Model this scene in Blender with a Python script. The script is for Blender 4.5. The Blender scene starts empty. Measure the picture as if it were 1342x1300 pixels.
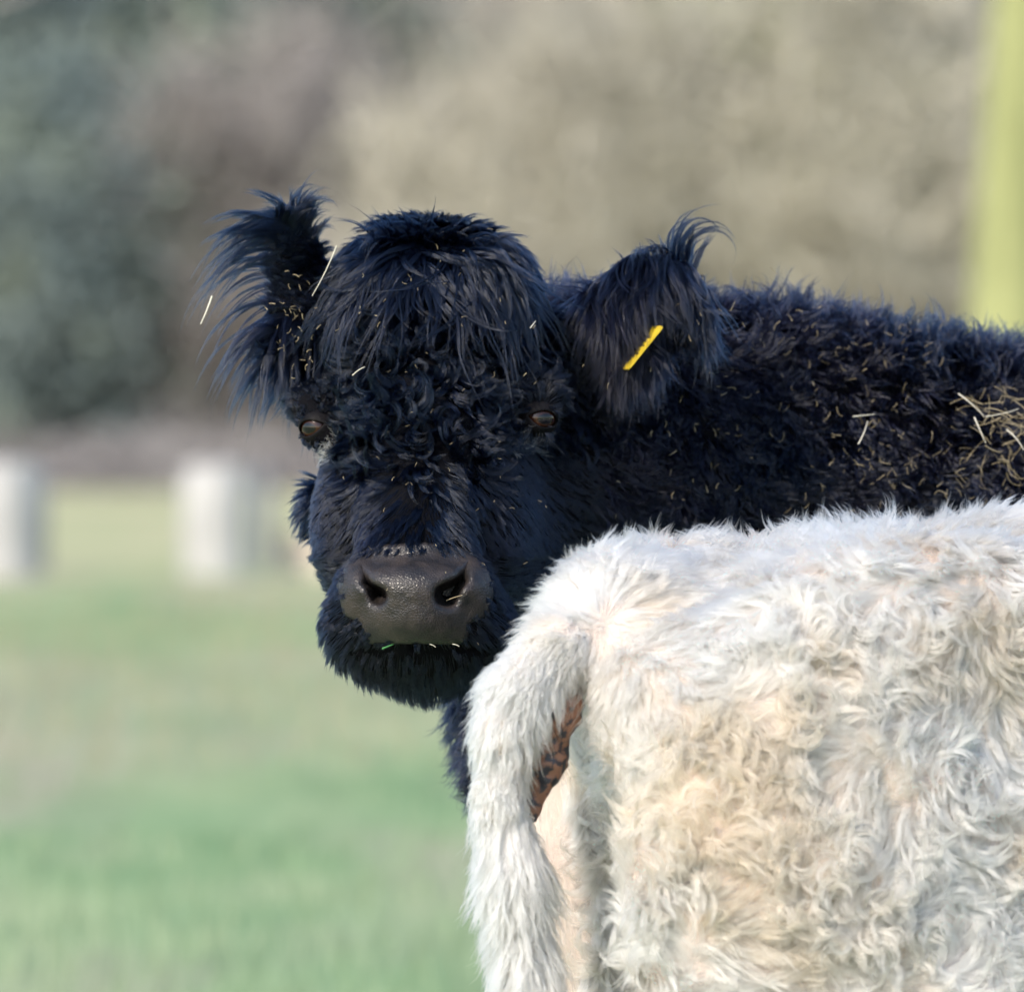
import bpy, math, random
import numpy as np
from mathutils import Vector, Matrix

R = math.radians
sc = bpy.context.scene
C = sc.collection

# ------------------------------------------------------------------ camera
HC, YC = 1.15, -10.0            # eye height, camera stands ten metres in front of the animals
FP = 13333.0                    # focal length in photo pixels (1342 wide)
cam_d = bpy.data.cameras.new('camera')
cam = bpy.data.objects.new('camera', cam_d); C.objects.link(cam)
cam.location = (0, YC, HC); cam.rotation_euler = (R(90), 0, 0)
cam_d.sensor_width = 36; cam_d.lens = FP / 1342 * 36
cam_d.shift_y = -160 / 1342
cam_d.clip_start = 0.5; cam_d.clip_end = 2000
cam_d.dof.use_dof = True; cam_d.dof.focus_distance = 9.72; cam_d.dof.aperture_fstop = 7.8
sc.camera = cam

# ------------------------------------------------------------------ light
SUN_EL, SUN_AZ = 38.0, -144.0     # azimuth from +Y towards +X; -128 = from the left, a little towards the camera
w = bpy.data.worlds.new('World'); sc.world = w; w.use_nodes = True
nt = w.node_tree; nt.nodes.clear()
sky = nt.nodes.new('ShaderNodeTexSky'); sky.sky_type = 'NISHITA'; sky.sun_disc = False
sky.sun_elevation = R(SUN_EL); sky.sun_rotation = R(SUN_AZ); sky.air_density = 1.0; sky.dust_density = 1.0; sky.ozone_density = 1.0
bg = nt.nodes.new('ShaderNodeBackground'); bg.inputs['Strength'].default_value = 0.128
wo = nt.nodes.new('ShaderNodeOutputWorld')
nt.links.new(sky.outputs[0], bg.inputs[0]); nt.links.new(bg.outputs[0], wo.inputs[0])
sun_d = bpy.data.lights.new('sun', 'SUN'); sun_d.energy = 2.4; sun_d.angle = R(2.0); sun_d.color = (1, .90, .77)
sun = bpy.data.objects.new('sun', sun_d); C.objects.link(sun)
sdir = Vector((math.sin(R(SUN_AZ)) * math.cos(R(SUN_EL)), math.cos(R(SUN_AZ)) * math.cos(R(SUN_EL)), math.sin(R(SUN_EL))))
sun.rotation_euler = (-sdir).to_track_quat('-Z', 'Y').to_euler(); sun.location = (-3, -3, 6)

sc.view_settings.view_transform = 'Standard'; sc.view_settings.look = 'None'
sc.view_settings.gamma = 1; sc.view_settings.use_curve_mapping = False
sc.view_settings.exposure = 0.99
sc.render.engine = 'CYCLES'
sc.cycles.max_bounces = 10; sc.cycles.diffuse_bounces = 4; sc.cycles.glossy_bounces = 8
sc.cycles.transmission_bounces = 10; sc.cycles.transparent_max_bounces = 4
sc.cycles.use_denoising = True
sc.cycles.caustics_reflective = False; sc.cycles.caustics_refractive = False
sc.cycles_curves.shape = 'RIBBONS'; sc.cycles_curves.subdivisions = 2

# ------------------------------------------------------------------ helpers
rng = np.random.default_rng(7)
F = np.float32

def P(px, py, y=0.0):
    """a point of the place from its photo pixel and its distance behind the head plane"""
    s = (y - YC) / FP
    return np.array([(px - 671) * s, y, HC - (py - 490) * s])

def to_px(p):
    s = (p[..., 1] - YC) / FP
    return p[..., 0] / s + 671, 490 - (p[..., 2] - HC) / s

def unit(v): return v / np.maximum(np.linalg.norm(v, axis=-1, keepdims=True), 1e-9)
def sstep(a, b, x):
    t = np.clip((x - a) / (b - a), 0, 1); return t * t * (3 - 2 * t)

_T = np.random.default_rng(3).random((32, 32, 32)).astype(F)
def vnoise(p, scale, seed=0):
    q = p / scale + np.array([seed * 7.31, seed * 3.17, seed * 5.73]); i = np.floor(q).astype(int); f = q - i
    f = f * f * (3 - 2 * f); out = 0
    for a in (0, 1):
        for b in (0, 1):
            for c in (0, 1):
                wgt = (f[..., 0] if a else 1 - f[..., 0]) * (f[..., 1] if b else 1 - f[..., 1]) * (f[..., 2] if c else 1 - f[..., 2])
                out = out + wgt * _T[(i[..., 0] + a) % 32, (i[..., 1] + b) % 32, (i[..., 2] + c) % 32]
    return out

def props(o, label=None, cat=None, group=None, kind=None):
    for k, v in (('label', label), ('category', cat), ('group', group), ('kind', kind)):
        if v: o[k] = v
    return o

def empty(name, loc, **kw):
    o = bpy.data.objects.new(name, None); C.objects.link(o); o.location = loc; o.empty_display_size = .1
    return props(o, **kw)

def mesh_obj(name, V, Fc, mat, parent=None, smooth=True, **kw):
    me = bpy.data.meshes.new(name)
    V = np.asarray(V, dtype=F)
    off = np.array(parent.location, dtype=F) if parent is not None and parent.parent is None else None
    if parent is not None: off = np.array(world_loc(parent), dtype=F)
    if off is not None: V = V - off
    if isinstance(Fc, np.ndarray):
        n, k = Fc.shape
        me.vertices.add(len(V)); me.vertices.foreach_set('co', V.ravel())
        me.loops.add(n * k); me.loops.foreach_set('vertex_index', Fc.astype(np.int32).ravel())
        me.polygons.add(n); me.polygons.foreach_set('loop_start', np.arange(0, n * k, k, dtype=np.int32))
        me.update(calc_edges=True); me.validate()
    else:
        me.from_pydata(V.tolist(), [], Fc)
    if smooth: me.polygons.foreach_set('use_smooth', np.ones(len(me.polygons), dtype=bool))
    me.materials.append(mat)
    o = bpy.data.objects.new(name, me); C.objects.link(o); o.parent = parent
    return props(o, **kw)

def world_loc(o):
    l = Vector((0, 0, 0))
    while o is not None: l = l + o.location; o = o.parent
    return l

# ---- materials
def mat_new(name):
    m = bpy.data.materials.new(name); m.use_nodes = True; m.node_tree.nodes.clear(); return m, m.node_tree

def mat_noise(name, c1, c2, scale=5, rough=.8, bump=0, bscale=200, spec=.5, c3=None, coord='Object', detail=4, contrast=(.35, .65), stretch=(1, 1, 1)):
    m, t = mat_new(name); N = t.nodes.new; L = t.links.new
    o = N('ShaderNodeOutputMaterial'); b = N('ShaderNodeBsdfPrincipled'); L(b.outputs[0], o.inputs[0])
    tc = N('ShaderNodeTexCoord'); mp = N('ShaderNodeMapping'); mp.inputs['Scale'].default_value = stretch
    L(tc.outputs[coord], mp.inputs[0])
    n = N('ShaderNodeTexNoise'); n.inputs['Scale'].default_value = scale; n.inputs['Detail'].default_value = detail
    L(mp.outputs[0], n.inputs['Vector'])
    r = N('ShaderNodeValToRGB'); e = r.color_ramp.elements
    e[0].position = contrast[0]; e[0].color = (*c1, 1); e[1].position = contrast[1]; e[1].color = (*c2, 1)
    if c3: x = e.new((contrast[0] + contrast[1]) / 2); x.color = (*c3, 1)
    L(n.outputs[0], r.inputs[0]); L(r.outputs[0], b.inputs['Base Color'])
    b.inputs['Roughness'].default_value = rough; b.inputs['Specular IOR Level'].default_value = spec
    if bump:
        n2 = N('ShaderNodeTexNoise'); n2.inputs['Scale'].default_value = bscale; n2.inputs['Detail'].default_value = 3
        L(mp.outputs[0], n2.inputs['Vector'])
        bp = N('ShaderNodeBump'); bp.inputs['Distance'].default_value = bump; L(n2.outputs[0], bp.inputs['Height']); L(bp.outputs[0], b.inputs['Normal'])
    return m

def mat_hair(name, rough=.3, radial=.4, rand=.0, ior=1.55, rr=.15):
    m, t = mat_new(name); N = t.nodes.new; L = t.links.new
    o = N('ShaderNodeOutputMaterial'); b = N('ShaderNodeBsdfHairPrincipled'); L(b.outputs[0], o.inputs[0])
    b.model = 'CHIANG'; b.parametrization = 'COLOR'
    a = N('ShaderNodeAttribute'); a.attribute_name = 'hair_color'; L(a.outputs['Color'], b.inputs['Color'])
    b.inputs['Roughness'].default_value = rough; b.inputs['Radial Roughness'].default_value = radial
    b.inputs['IOR'].default_value = ior; b.inputs['Random Roughness'].default_value = rr
    return m

M_BLACK_HAIR = mat_hair('black_hair', .20, .30, ior=1.42)
M_WHITE_HAIR = mat_hair('white_hair', .4, .55)
M_BLACK_SKIN = mat_noise('black_hide', (.003, .003, .004), (.007, .007, .009), 30, .9, spec=.04)

# ------------------------------------------------------------------ signed distance modelling
class Ell:
    def __init__(s, c, r, rot=None, k=.03):
        s.c = np.array(c, float); s.r = np.array(r, float); s.m = np.eye(3) if rot is None else np.array(rot); s.k = k
        ext = np.sqrt(((s.m.T * s.r) ** 2).sum(axis=1)) if rot is not None else s.r
        s.lo, s.hi = s.c - ext, s.c + ext
    def d(s, p):
        q = (p - s.c) @ s.m.T
        k0 = np.linalg.norm(q / s.r, axis=-1); k1 = np.maximum(np.linalg.norm(q / (s.r ** 2), axis=-1), 1e-6)
        return k0 * (k0 - 1) / k1
class Cap:
    def __init__(s, a, b, ra, rb, k=.03):
        s.a, s.b, s.ra, s.rb, s.k = np.array(a, float), np.array(b, float), ra, rb, k
        s.lo = np.minimum(s.a - ra, s.b - rb); s.hi = np.maximum(s.a + ra, s.b + rb)
    def d(s, p):
        ba = s.b - s.a; t = np.clip(((p - s.a) @ ba) / (ba @ ba), 0, 1)
        return np.linalg.norm(p - s.a - t[..., None] * ba, axis=-1) - (s.ra + (s.rb - s.ra) * t)

def smin(a, b, k):
    h = np.maximum(k - np.abs(a - b), 0) / k
    return np.minimum(a, b) - h * h * k * .25

class Field:
    def __init__(s, prims, lo, hi, h, carve=()):
        s.h = h; s.lo = np.array(lo, float)
        s.n = np.ceil((np.array(hi) - s.lo) / h).astype(int) + 1
        D = np.full(s.n, .5, dtype=F)
        ax = [s.lo[i] + np.arange(s.n[i]) * h for i in range(3)]
        for carving, lst in ((False, prims), (True, carve)):
            for pr in lst:
                mrg = .05 + pr.k
                i0 = np.clip(np.floor((pr.lo - mrg - s.lo) / h).astype(int), 0, s.n); i1 = np.clip(np.ceil((pr.hi + mrg - s.lo) / h).astype(int), 0, s.n)
                if (i1 <= i0).any(): continue
                sl = tuple(slice(a, b) for a, b in zip(i0, i1))
                g = np.stack(np.meshgrid(*[ax[i][sl[i]] for i in range(3)], indexing='ij'), axis=-1).astype(F)
                d = pr.d(g)
                D[sl] = (-smin(-D[sl], d, pr.k)) if carving else smin(D[sl], d, pr.k)
        s.D = D
    def clip_ground(s, z=0.0):
        zz = s.lo[2] + np.arange(s.n[2]) * s.h
        s.D = np.maximum(s.D, (z - zz)[None, None, :].astype(F))
    def sample(s, p):
        q = np.clip((p - s.lo) / s.h, 0, s.n - 1.001); i = q.astype(int); f = q - i; out = 0
        for a in (0, 1):
            for b in (0, 1):
                for c in (0, 1):
                    wg = (f[..., 0] if a else 1 - f[..., 0]) * (f[..., 1] if b else 1 - f[..., 1]) * (f[..., 2] if c else 1 - f[..., 2])
                    out = out + wg * s.D[i[..., 0] + a, i[..., 1] + b, i[..., 2] + c]
        return out
    def grad(s, p):
        e = s.h * .8; v = [s.sample(p + d) - s.sample(p - d) for d in np.eye(3) * e]
        return unit(np.stack(v, axis=-1))
    def project(s, p, off=0.0, it=2):
        for _ in range(it): p = p - (s.sample(p) - off)[..., None] * s.grad(p)
        return p
    def mesh(s):
        D = s.D; S = D < 0; nx, ny, nz = D.shape
        cnt = np.zeros((nx - 1, ny - 1, nz - 1), dtype=np.int8)
        for a in (0, 1):
            for b in (0, 1):
                for c in (0, 1): cnt += S[a:nx - 1 + a, b:ny - 1 + b, c:nz - 1 + c]
        I = np.argwhere((cnt > 0) & (cnt < 8))
        idx = np.full(cnt.shape, -1, dtype=np.int32); idx[I[:, 0], I[:, 1], I[:, 2]] = np.arange(len(I))
        acc = np.zeros((len(I), 3)); num = np.zeros(len(I))
        cor = [(a, b, c) for a in (0, 1) for b in (0, 1) for c in (0, 1)]
        val = {c: D[I[:, 0] + c[0], I[:, 1] + c[1], I[:, 2] + c[2]] for c in cor}
        for c in cor:
            for ax in range(3):
                if c[ax]: continue
                e = list(c); e[ax] = 1; e = tuple(e); a, b = val[c], val[e]
                mk = (a < 0) != (b < 0); t = np.where(mk, a / np.where(mk, a - b, 1), 0)
                q = np.tile(np.array(c, float), (len(I), 1)); q[:, ax] += t
                acc += q * mk[:, None]; num += mk
        V = s.lo + (I + acc / num[:, None]) * s.h
        Q = []
        for ax in range(3):
            u, v = (ax + 1) % 3, (ax + 2) % 3
            sa = [slice(None)] * 3; sb = [slice(None)] * 3; sa[ax] = slice(0, -1); sb[ax] = slice(1, None)
            E = np.argwhere(S[tuple(sa)] != S[tuple(sb)])
            E = E[(E[:, u] > 0) & (E[:, v] > 0) & (E[:, u] < D.shape[u] - 1) & (E[:, v] < D.shape[v] - 1)]
            ins = S[E[:, 0], E[:, 1], E[:, 2]]
            def cell(du, dv):
                e = E.copy(); e[:, u] -= du; e[:, v] -= dv; return idx[e[:, 0], e[:, 1], e[:, 2]]
            q = np.stack([cell(1, 1), cell(0, 1), cell(0, 0), cell(1, 0)], axis=1)
            q[~ins] = q[~ins][:, ::-1]; Q.append(q)
        return V, np.concatenate(Q)

# ------------------------------------------------------------------ fur
def roots_on(field, V, Q, mask, n, rg):
    """n root points spread over the skin, as dense as mask says"""
    c = V[Q].mean(axis=1); wt = mask(c); wt = wt / wt.sum()
    f = rg.choice(len(c), n, p=wt)
    uv = rg.random((n, 2, 1)); v = V[Q[f]]
    p = v[:, 0] * (1 - uv[:, 0]) * (1 - uv[:, 1]) + v[:, 1] * uv[:, 0] * (1 - uv[:, 1]) + v[:, 2] * uv[:, 0] * uv[:, 1] + v[:, 3] * (1 - uv[:, 0]) * uv[:, 1]
    p = field.project(p); return p, field.grad(p)

def guides(field, p, n, D, L, kappa, wn, grav, NP, rg, hold=.003, wave=0., wfreq=3.):
    """strands that start at p heading D, turn at kappa about an axis near the normal, sag by grav and stay outside the skin"""
    G = np.zeros((len(p), NP, 3)); G[:, 0] = p; pos = p.copy(); d = unit(D)
    axis = unit(n * wn[:, None] + rg.normal(size=p.shape) * (1 - wn[:, None]) * .7)
    side = unit(np.cross(n, d) + 1e-6); ph = rg.random(len(p)) * 6.28
    ds = (L / (NP - 1))[:, None]
    for i in range(1, NP):
        t = i / (NP - 1)
        a = kappa[:, None] * ds * (.4 + 1.2 * t)
        d = d * np.cos(a) + np.cross(axis, d) * np.sin(a) + axis * (axis * d).sum(1, keepdims=True) * (1 - np.cos(a))
        d = d + np.array([0, 0, -1.0]) * (grav[:, None] * ds)
        if wave: d = d + side * (wave * np.cos(ph + wfreq * 6.28 * t))[:, None] * ds * 30
        d = unit(d); pos = pos + d * ds
        s = field.sample(pos); h = hold * min(1, t * 3); pen = np.maximum(h - s, 0)[:, None]
        if (pen > 0).any():
            pos = pos + np.minimum(pen, .02) * field.grad(pos)
        G[:, i] = pos
    return G

def children(field, G, n, m, rad, clump, frizz, rg, lenvar=.35, cpow=1.0, spread=0.0):
    """m hairs round each guide, drawn together towards its tip"""
    g, NP, _ = G.shape
    u = unit(np.cross(n, np.tile([.3, .5, .8], (g, 1)))); v = np.cross(n, u)
    an = rg.random((g, m)) * 6.283; rr = np.sqrt(rg.random((g, m))) * np.atleast_1d(rad)[:, None] * (.7 + .6 * rg.random((g, 1)))
    off = u[:, None] * (np.cos(an) * rr)[..., None] + v[:, None] * (np.sin(an) * rr)[..., None]
    root = (G[:, 0][:, None] + off).reshape(-1, 3); root = field.project(root, -.001, 1).reshape(g, m, 3)
    off = root - G[:, :1]
    t = np.linspace(0, 1, NP)
    sc_ = 1 - rg.random((g, m)) * lenvar
    tt = t[None, None] * sc_[..., None] * (NP - 1); i0 = np.minimum(tt.astype(int), NP - 2); fr = (tt - i0)[..., None]
    gi = np.arange(g)[:, None, None]
    base = G[gi, i0] * (1 - fr) + G[gi, i0 + 1] * fr
    cl = (clump[:, None] * (1 - .5 * rg.random((g, m)) ** 3))[..., None] * np.clip(t * 1.25, 0, 1)[None, None] ** cpow
    K = base + off[:, :, None] * (1 - cl)[..., None]
    f1 = rg.normal(size=(g, m, 1, 3)); f2 = rg.normal(size=(g, m, 1, 3)); ph = rg.random((g, m, 1, 1)) * 6.28
    T = t[None, None, :, None]; fz = np.reshape(frizz, (-1, 1, 1, 1))
    K = K + fz * (f1 * np.sin(5.5 * T + ph) + .6 * f2 * np.sin(11 * T + ph * 2)) * T * .6 + spread * f1 * T ** 2
    return K.reshape(g * m, NP, 3)

def locks(field, G, n, m1, m2, rad, clump, frizz, rg, rad2=.0022, lenvar=.35, clump2=.6, fz2=.0009):
    """each guide becomes m1 thin locks, each lock m2 hairs"""
    K = children(field, G, n, m1, rad, clump, frizz, rg, lenvar=lenvar)
    n2 = np.repeat(n, m1, axis=0)
    return children(field, K, n2, m2, rad2, np.full(len(K), clump2), fz2, rg, lenvar=.45, cpow=.8)

def fur_object(name, K, rad, col, mat, parent, tip=.15, **kw):
    n, NP, _ = K.shape
    hc = bpy.data.hair_curves.new(name); hc.add_curves([NP] * n)
    K = K - np.array(world_loc(parent))
    hc.position_data.foreach_set('vector', K.astype(F).ravel())
    t = np.linspace(0, 1, NP); prof = np.where(t < .5, 1, 1 - (1 - tip) * ((t - .5) / .5) ** 1.5)
    a = hc.attributes.new('radius', 'FLOAT', 'POINT'); a.data.foreach_set('value', (np.reshape(rad, (-1, 1)) * prof[None] * np.ones((n, 1))).astype(F).ravel())
    c = hc.attributes.new('hair_color', 'FLOAT_COLOR', 'CURVE'); c.data.foreach_set('color', np.concatenate([col, np.ones((n, 1))], axis=1).astype(F).ravel())
    hc.materials.append(mat)
    o = bpy.data.objects.new(name, hc); C.objects.link(o); o.parent = parent
    return props(o, **kw)

#=============================================================== SETTING
def grid_ground():
    xs = np.concatenate([[-600, -200, -80, -30], np.linspace(-12, 14, 27), [30, 80, 200, 600]])
    ys = np.concatenate([[-60, -30, -12], np.linspace(-6, 100, 54), [104, 110, 120, 130, 140, 150, 165, 180, 200, 230, 270, 330, 420, 600]])
    X, Y = np.meshgrid(xs, ys, indexing='ij')
    p = np.stack([X, Y, X * 0], -1)
    Z = (vnoise(p, 6.0, 5) - .5) * .05 * sstep(4, 20, np.abs(Y)) * sstep(85, 70, Y)
    return X, Y, Z
def sheet(name, X, Y, Z, mat, **kw):
    a, b = X.shape; i = np.arange(a * b).reshape(a, b)
    q = np.stack([i[:-1, :-1], i[1:, :-1], i[1:, 1:], i[:-1, 1:]], -1).reshape(-1, 4)
    return mesh_obj(name, np.stack([X, Y, Z], -1).reshape(-1, 3), q, mat, **kw)

# pasture colours: greens with straw coloured patches
def mat_field():
    m, t = mat_new('pasture'); N = t.nodes.new; L = t.links.new
    o = N('ShaderNodeOutputMaterial'); b = N('ShaderNodeBsdfPrincipled'); L(b.outputs[0], o.inputs[0])
    tc = N('ShaderNodeTexCoord')
    def noise(s, st, d=3):
        mp = N('ShaderNodeMapping'); mp.inputs['Scale'].default_value = st; L(tc.outputs['Object'], mp.inputs[0])
        n = N('ShaderNodeTexNoise'); n.inputs['Scale'].default_value = s; n.inputs['Detail'].default_value = d; L(mp.outputs[0], n.inputs['Vector']); return n
    def ramp(src, stops):
        r = N('ShaderNodeValToRGB'); e = r.color_ramp.elements
        e[0].position, e[0].color = stops[0][0], (*stops[0][1], 1); e[1].position, e[1].color = stops[-1][0], (*stops[-1][1], 1)
        for p_, c_ in stops[1:-1]: x = e.new(p_); x.color = (*c_, 1)
        L(src, r.inputs[0]); return r
    def mix(f, a, c):
        x = N('ShaderNodeMix'); x.data_type = 'RGBA'; L(f, x.inputs[0]); L(a, x.inputs[6]); L(c, x.inputs[7]); return x.outputs[2]
    g = ramp(noise(1.4, (1, .22, 1)).outputs[0], [(.3, (.14, .25, .11)), (.5, (.22, .32, .16)), (.7, (.32, .38, .21))])
    s = ramp(noise(1.6, (1, .2, 1)).outputs[0], [(.3, (.32, .31, .22)), (.7, (.40, .35, .27))])
    patch = ramp(noise(.8, (1, .16, 1), 4).outputs[0], [(.47, (0, 0, 0)), (.6, (.85, .85, .85))])
    sep = N('ShaderNodeSeparateXYZ'); L(tc.outputs['Object'], sep.inputs[0])
    def band(y0, y1, y2, y3, hi):
        mr = N('ShaderNodeMapRange'); mr.inputs[1].default_value = 0; mr.inputs[2].default_value = 120; L(sep.outputs[1], mr.inputs[0])
        return ramp(mr.outputs[0], [(y0 / 120, (0,) * 3), (y1 / 120, (hi,) * 3), (y2 / 120, (hi,) * 3), (y3 / 120, (0,) * 3)])
    c = mix(patch.outputs[0], g.outputs[0], s.outputs[0])
    c = mix(band(20, 24, 27, 34, .45).outputs[0], c, s.outputs[0])             # a bleached strip across the pasture
    c = mix(band(42, 50, 90, 112, .8).outputs[0], c, ramp(noise(.7, (1, .2, 1)).outputs[0], [(.3, (.36, .38, .20)), (.7, (.52, .48, .30))]).outputs[0])
    L(c, b.inputs['Base Color']); b.inputs['Roughness'].default_value = .9; b.inputs['Specular IOR Level'].default_value = .2
    return m
X, Y, Z = grid_ground()
k = Y > 101
sheet('field', X, Y, Z, mat_field(), kind='structure')

# wooded bank behind the field, rising away
xs = np.linspace(-110, 120, 60); ys = np.concatenate([np.linspace(88, 150, 24), np.linspace(156, 330, 20)])
X, Y = np.meshgrid(xs, ys, indexing='ij'); pp = np.stack([X, Y, X * 0], -1)
Z = .006 + sstep(103, 250, Y) * 26 + (vnoise(pp, 9, 2) - .5) * 1.6 * sstep(100, 125, Y)
Z = np.where(Y <= 88.5, -.05, Z)
M_LITTER = mat_noise('leaf_litter', (.30, .29, .26), (.54, .48, .41), .14, .9, c3=(.42, .38, .345), contrast=(.3, .7))
sheet('wooded_bank', X, Y, Z, M_LITTER, kind='structure')
def bank_z(x, y):
    q = np.array([x, y, 0.0])
    return float(.004 + sstep(103, 250, y) * 26 + (vnoise(q, 9, 2) - .5) * 1.6 * sstep(100, 125, y)) if y > 99 else 0.0

# grass
def blades(n, x0, x1, y0, y1, h0, h1, wd, zf=None, rg=rng):
    x = rg.uniform(x0, x1, n); y = rg.uniform(y0, y1, n)
    p = np.stack([x, y, x * 0], -1); dn = vnoise(p, 1.2, 9); keep = dn > .25; p = p[keep]; n = len(p)
    h = rg.uniform(h0, h1, n) * (.5 + dn[keep]); a = rg.random(n) * 6.28; ln = rg.uniform(.1, .6, n) * h
    dx = np.stack([np.cos(a), np.sin(a), 0 * a], -1); sd = np.stack([-np.sin(a), np.cos(a), 0 * a], -1) * wd
    mid = p + dx * (ln * .35)[:, None] + np.array([0, 0, 1]) * (h * .6)[:, None]; tip = p + dx * ln[:, None] + np.array([0, 0, 1]) * h[:, None]
    lo = p - np.array([0, 0, .03])
    V = np.stack([lo - sd, lo + sd, mid + sd * .7, mid - sd * .7, tip + sd * .1, tip - sd * .1], 1).reshape(-1, 3)
    i = np.arange(n)[:, None] * 6; Q = np.concatenate([i + [[0, 1, 2, 3]], i + [[3, 2, 4, 5]]])
    return V, Q
M_GRASS = mat_noise('grass', (.19, .29, .16), (.33, .38, .25), 1.3, .6, c3=(.25, .33, .20), spec=.3)
V, Q = blades(70000, -3, 4.5, -2, 40, .03, .075, .0022)
mesh_obj('grass', V, Q, M_GRASS, kind='stuff', label='short green pasture grass round the cattle', smooth=False)
M_STRAWGRASS = mat_noise('dry_grass', (.30, .26, .16), (.42, .36, .25), 1.0, .7, spec=.2)
V, Q = blades(6000, -3, 3, 19, 44, .05, .11, .003)
mesh_obj('dry_grass', V, Q, M_STRAWGRASS, kind='stuff', label='bleached dry stalks scattered over the pasture', smooth=False)

# ---- tubes
def tube(pts, rad, ns=8, cap=True):
    pts = np.asarray(pts, float); n = len(pts); V = []
    tg = unit(np.gradient(pts, axis=0)); ref = np.array([.31, .17, .93]) if abs(tg[0, 2]) < .8 else np.array([.93, .21, .1])
    for i in range(n):
        a = unit(np.cross(tg[i], ref)); b = np.cross(tg[i], a)
        for k_ in range(ns):
            an = 2 * math.pi * k_ / ns; V.append(pts[i] + rad[i] * (a * math.cos(an) + b * math.sin(an)))
    Q = [[i * ns + k_, (i + 1) * ns + k_, (i + 1) * ns + (k_ + 1) % ns, i * ns + (k_ + 1) % ns] for i in range(n - 1) for k_ in range(ns)]
    Q = np.array(Q)[:, ::-1]
    return np.array(V), Q
def join(parts):
    V, Q, o = [], [], 0
    for v, q in parts: V.append(v); Q.append(q + o); o += len(v)
    return np.concatenate(V), np.concatenate(Q)

M_BARK = mat_noise('grey_bark', (.11, .105, .09), (.20, .185, .16), 2.5, .9, bump=.02, bscale=9, stretch=(3, 3, .5))
M_MOSS = mat_noise('mossy_bark', (.22, .235, .10), (.34, .355, .16), 2.0, .9, bump=.02, bscale=9, stretch=(3, 3, .5))
M_TWIG = mat_noise('pale_twigs', (.38, .36, .295), (.60, .57, .47), .35, .8)
M_TWIG_D = mat_noise('dark_twigs', (.22, .205, .20), (.38, .345, .31), .5, .8)
M_EVER = mat_noise('evergreen_leaves', (.10, .145, .15), (.22, .26, .19), .8, .6, c3=(.15, .195, .19))  # leaf green with the bluish veil of distant haze mixed into the colour
M_LIGHTLEAF = mat_noise('young_leaves', (.26, .28, .17), (.44, .43, .29), .6, .6)

def tree_trunk(h, r, rg, lean=.03):
    n = 9; t = np.linspace(0, 1, n)
    pts = np.stack([lean * h * t + .02 * h * np.sin(t * 3 + rg.random() * 6), .03 * h * t * (rg.random() - .5), t * h - .3], -1)
    rad = r * (1 - .75 * t); rad[0] *= 1.35
    parts = [tube(pts, rad, 10)]
    for k_ in range(6):
        i = rg.integers(3, 8); a = rg.random() * 6.28; ln = h * (.18 + .2 * rg.random())
        d = np.array([math.cos(a), math.sin(a), .5 + .6 * rg.random()])
        q = np.array([pts[i] + d * ln * s_ + np.array([0, 0, .15 * ln * s_ * s_]) for s_ in np.linspace(0, 1, 4)])
        parts.append(tube(q, rad[i] * .5 * np.array([1, .7, .45, .2]), 6))
    return join(parts)
def stick_cloud(n, ctr, rad, ln, wd, rg, up=.5, flat=1.0, lowdroop=0):
    """many short thin twigs in clumps through a volume"""
    nc = max(8, n // 40); c = rg.normal(size=(nc, 3)); c = unit(c) * (rg.random((nc, 1)) ** .45) * rad
    p = ctr + c[rg.integers(0, nc, n)] + rg.normal(size=(n, 3)) * np.array(rad) * .13
    d = unit(rg.normal(size=(n, 3)) * [1, 1, flat] + [0, 0, up]); L_ = ln * (.5 + rg.random((n, 1)))
    s_ = unit(np.cross(d, rg.normal(size=(n, 3)))) * wd
    V = np.stack([p - s_, p + s_, p + d * L_ + s_ * .4, p + d * L_ - s_ * .4], 1).reshape(-1, 3)
    return V, np.arange(n * 4).reshape(n, 4)

def place_tree(tr, cr, src, x, y, rz, s_, label, cat, group, name):
    z = bank_z(x, y)
    o = empty(name, (x, y, z), label=label, cat=cat, group=group); o.rotation_euler.z = rz; o.scale = (s_,) * 3
    for nm, me in src:
        c = bpy.data.objects.new(nm, me); C.objects.link(c); c.parent = o
    return o
def mk_mesh(name, VQ, mat):
    o = mesh_obj(name, VQ[0], VQ[1], mat); me = o.data; bpy.data.objects.remove(o); return me
rt = np.random.default_rng(21)
TRUNKS = [mk_mesh('trunk', tree_trunk(15, .22, rt, .02 * (i - 1)), M_BARK) for i in range(3)]
CROWNS = [mk_mesh('crown', stick_cloud(2600, np.array([0, 0, 11.0]), np.array([3.2, 3.2, 4.5]), .8, .02, rt), M_TWIG_D) for i in range(3)]
# crowns of leaning pale shrubs in the understorey
BUSH = [mk_mesh('branches', stick_cloud(9000, np.array([0, 0, 2.2]), np.array([2.0, 1.6, 2.1]), .5, .014, rt, up=.6), M_TWIG) for i in range(2)]
BSTEM = mk_mesh('stem', join([tube([[0, 0, -.3], [.25 * math.cos(a), .25 * math.sin(a), 1], [.9 * math.cos(a), .9 * math.sin(a), 2.6]], [.05, .035, .015], 6) for a in (0, 1.3, 2.5, 3.8, 5.1)]), M_BARK)
EVER = [mk_mesh('foliage', stick_cloud(15000, np.array([0, 0, 2.6]), np.array([2.3, 1.8, 2.7]), .16, .05, rt, up=0), M_EVER) for i in range(2)]
LEAFY = [mk_mesh('foliage', stick_cloud(6000, np.array([0, 0, 2.4]), np.array([1.8, 1.5, 2.3]), .12, .035, rt, up=.2), M_LIGHTLEAF)]

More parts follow.
